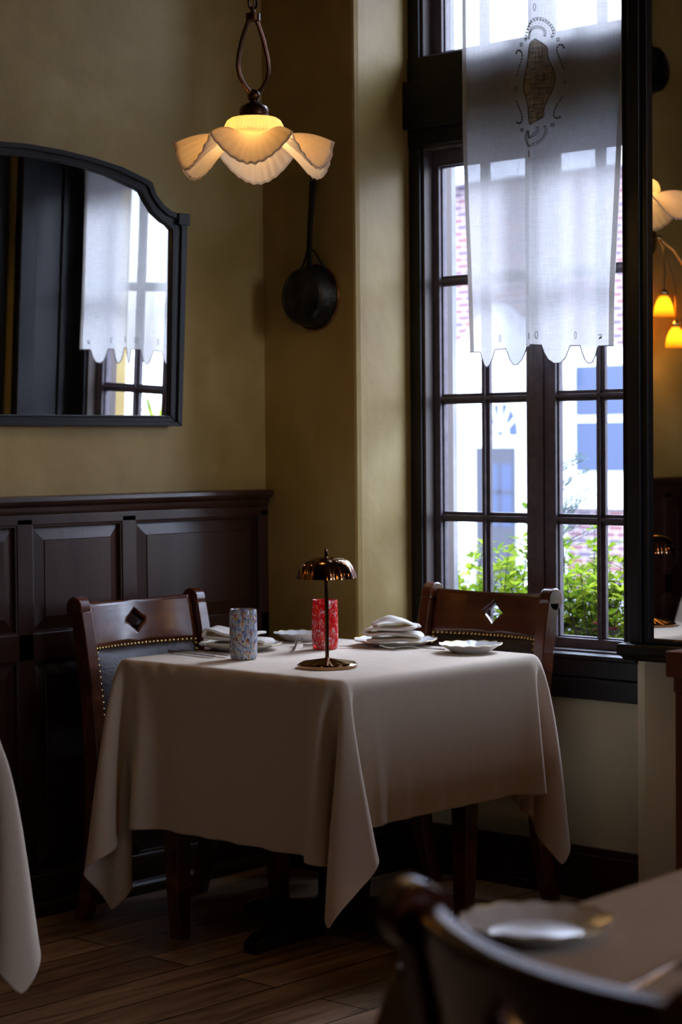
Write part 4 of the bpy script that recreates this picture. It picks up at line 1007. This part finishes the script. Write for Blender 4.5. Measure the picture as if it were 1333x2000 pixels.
def shrub(x, y, z0, h, w_, seed, label, mat=LEAF, stems=13, L=0.052, whorls=5, name='shrub'):
    R = random.Random(seed); t = empty(name, (x, y, z0), label, 'shrub', 'leafy shrubs outside the window')
    V = []; F = []; tb = B()
    for s in range(stems):
        a = R.uniform(0, 2*pi); rr_ = w_*sqrt(R.random()); hh_ = h*(1-0.35*(rr_/w_)**2)*R.uniform(0.6, 1.0)
        tip = Vector((rr_*cos(a), rr_*sin(a), hh_)); base = Vector((0.2*tip.x, 0.2*tip.y, 0)); bend = Vector((R.uniform(-.03, .03), R.uniform(-.03, .03), 0))
        pts = [base*(1-q)+tip*q+bend*sin(pi*q) for q in (0, .25, .5, .75, 1)]
        tb.tube(pts, [0.004, 0.0035, 0.003, 0.002, 0.0012], 4)
        for k in range(whorls):
            q = 0.30+0.70*k/(whorls-1); c = base*(1-q)+tip*q+bend*sin(pi*q)
            side = Vector((R.uniform(-1, 1), R.uniform(-1, 1), R.uniform(0.2, 0.8))).normalized()*R.uniform(0.02, 0.05) if k < whorls-1 else Vector((0, 0, 0))
            if side.length > 0: tb.tube([c, c+side], [0.0015, 0.001], 3)
            for m in range(7):
                aa = 2*pi*m/7+R.uniform(-.3, .3); el = R.uniform(-0.1, 0.85)
                d = Vector((cos(aa)*cos(el), sin(aa)*cos(el), sin(el)))
                leaf_geo(V, F, c+side, d, Vector((R.uniform(-.3, .3), R.uniform(-.3, .3), 1)), L*R.uniform(0.65, 1.15), L*0.36*R.uniform(.8, 1.1))
    pymesh('leaves', V, F, mat, t); tb.done('stems', TWIG, t)
    return t
names = ['bright green shrub', 'yellow green shrub', 'fresh green azalea-like bush', 'light green leafy bush', 'lush green shrub', 'feathery green shrub', 'tall green shrub', 'rounded green bush', 'loose green shrub', 'dense green shrub']
places = ['far left, beside the stone jamb', 'behind the lower left panes', 'behind the left casement middle bar', 'behind the meeting stiles', 'behind the chair back diamond', 'behind the lower right panes', 'behind the right muntin', 'hidden behind the tall mirror frame', 'seen in the arched mirror only', 'furthest right along the planter']
i = 0
for k, (x, y, h_) in enumerate([(-0.25, 1.0, 0.56), (0.08, 0.85, 0.55), (0.30, 1.08, 0.62), (0.44, 0.80, 0.50), (0.68, 0.98, 0.56), (0.80, 0.78, 0.52), (1.02, 1.02, 0.66), (1.30, 0.85, 0.50), (1.70, 0.95, 0.45), (2.2, 0.95, 0.45)]):
    shrub(x, y, 0.54, h_, 0.22, 20+k, names[k]+' outside, '+places[k], stems=24, whorls=6)
shrub(0.62, 0.74, 0.54, 0.20, 0.25, 50, 'low deep green plant at the foot of the right panes outside', LEAFD, 18, 0.06, 4)
shrub(0.98, 0.72, 0.54, 0.28, 0.18, 51, 'small crimson leaved plant at the foot of the right panes outside', LEAFR, 6, 0.07, 3)
# wispy conifer
t = empty('conifer_sapling', (0.47, 0.95, 0.54), 'wispy grey green conifer sprig rising above the shrubs outside', 'conifer'); V = []; F = []; tb = B(); R = random.Random(5)
tb.tube([(0, 0, 0), (0.02, 0, 0.4), (0.0, 0, 0.78)], [0.004, 0.003, 0.001], 4)
for k in range(34):
    z = 0.40+0.34*k/33; L = 0.20*(1-0.6*k/33); a = R.uniform(0, 2*pi); d = Vector((cos(a), sin(a), 0.45)).normalized(); p0 = Vector((0.01, 0, z)); tb.tube([p0, p0+d*L], [0.0015, 0.0006], 3)
    for q in range(11):
        c = p0+d*L*(q+1)/11
        for s in range(3):
            dd = (d+Vector((R.uniform(-1, 1), R.uniform(-1, 1), R.uniform(-.6, 1)))*0.8).normalized(); leaf_geo(V, F, c, dd, Vector((R.uniform(-1, 1), R.uniform(-1, 1), 1)), 0.024, 0.003)
pymesh('needles', V, F, NEEDLE, t); tb.done('twigs', TWIG, t)
# arching grassy plant that shows in the arched mirror
t = empty('spiky_plant', (2.25, 1.45, -0.6), 'arching grass-leaved plant outside, seen in the arched mirror', 'plant'); V = []; F = []; R = random.Random(9)
for k in range(120):
    a = R.uniform(0, 2*pi); el = R.uniform(0.3, 1.4); L = R.uniform(0.35, 0.6); p = Vector((0, 0, 1.75)); d = Vector((cos(a)*cos(el), sin(a)*cos(el), sin(el))); s = Vector((-sin(a), cos(a), 0)); prev = None
    for q in range(7):
        f = q/6; c = p+d*L*f-zz*0.45*L*f*f; wd = 0.010*(1-f)+0.001; i = len(V); V += [c-s*wd, c+s*wd]
        if prev is not None: F.append((prev, prev+1, i+1, i))
        prev = i
pymesh('blades', V, F, LEAF, t); B().tube([(0, 0, 0), (0.02, 0, 1.0), (0, 0, 1.76)], 0.03, 8).done('trunk', TWIG, t, smooth=40)
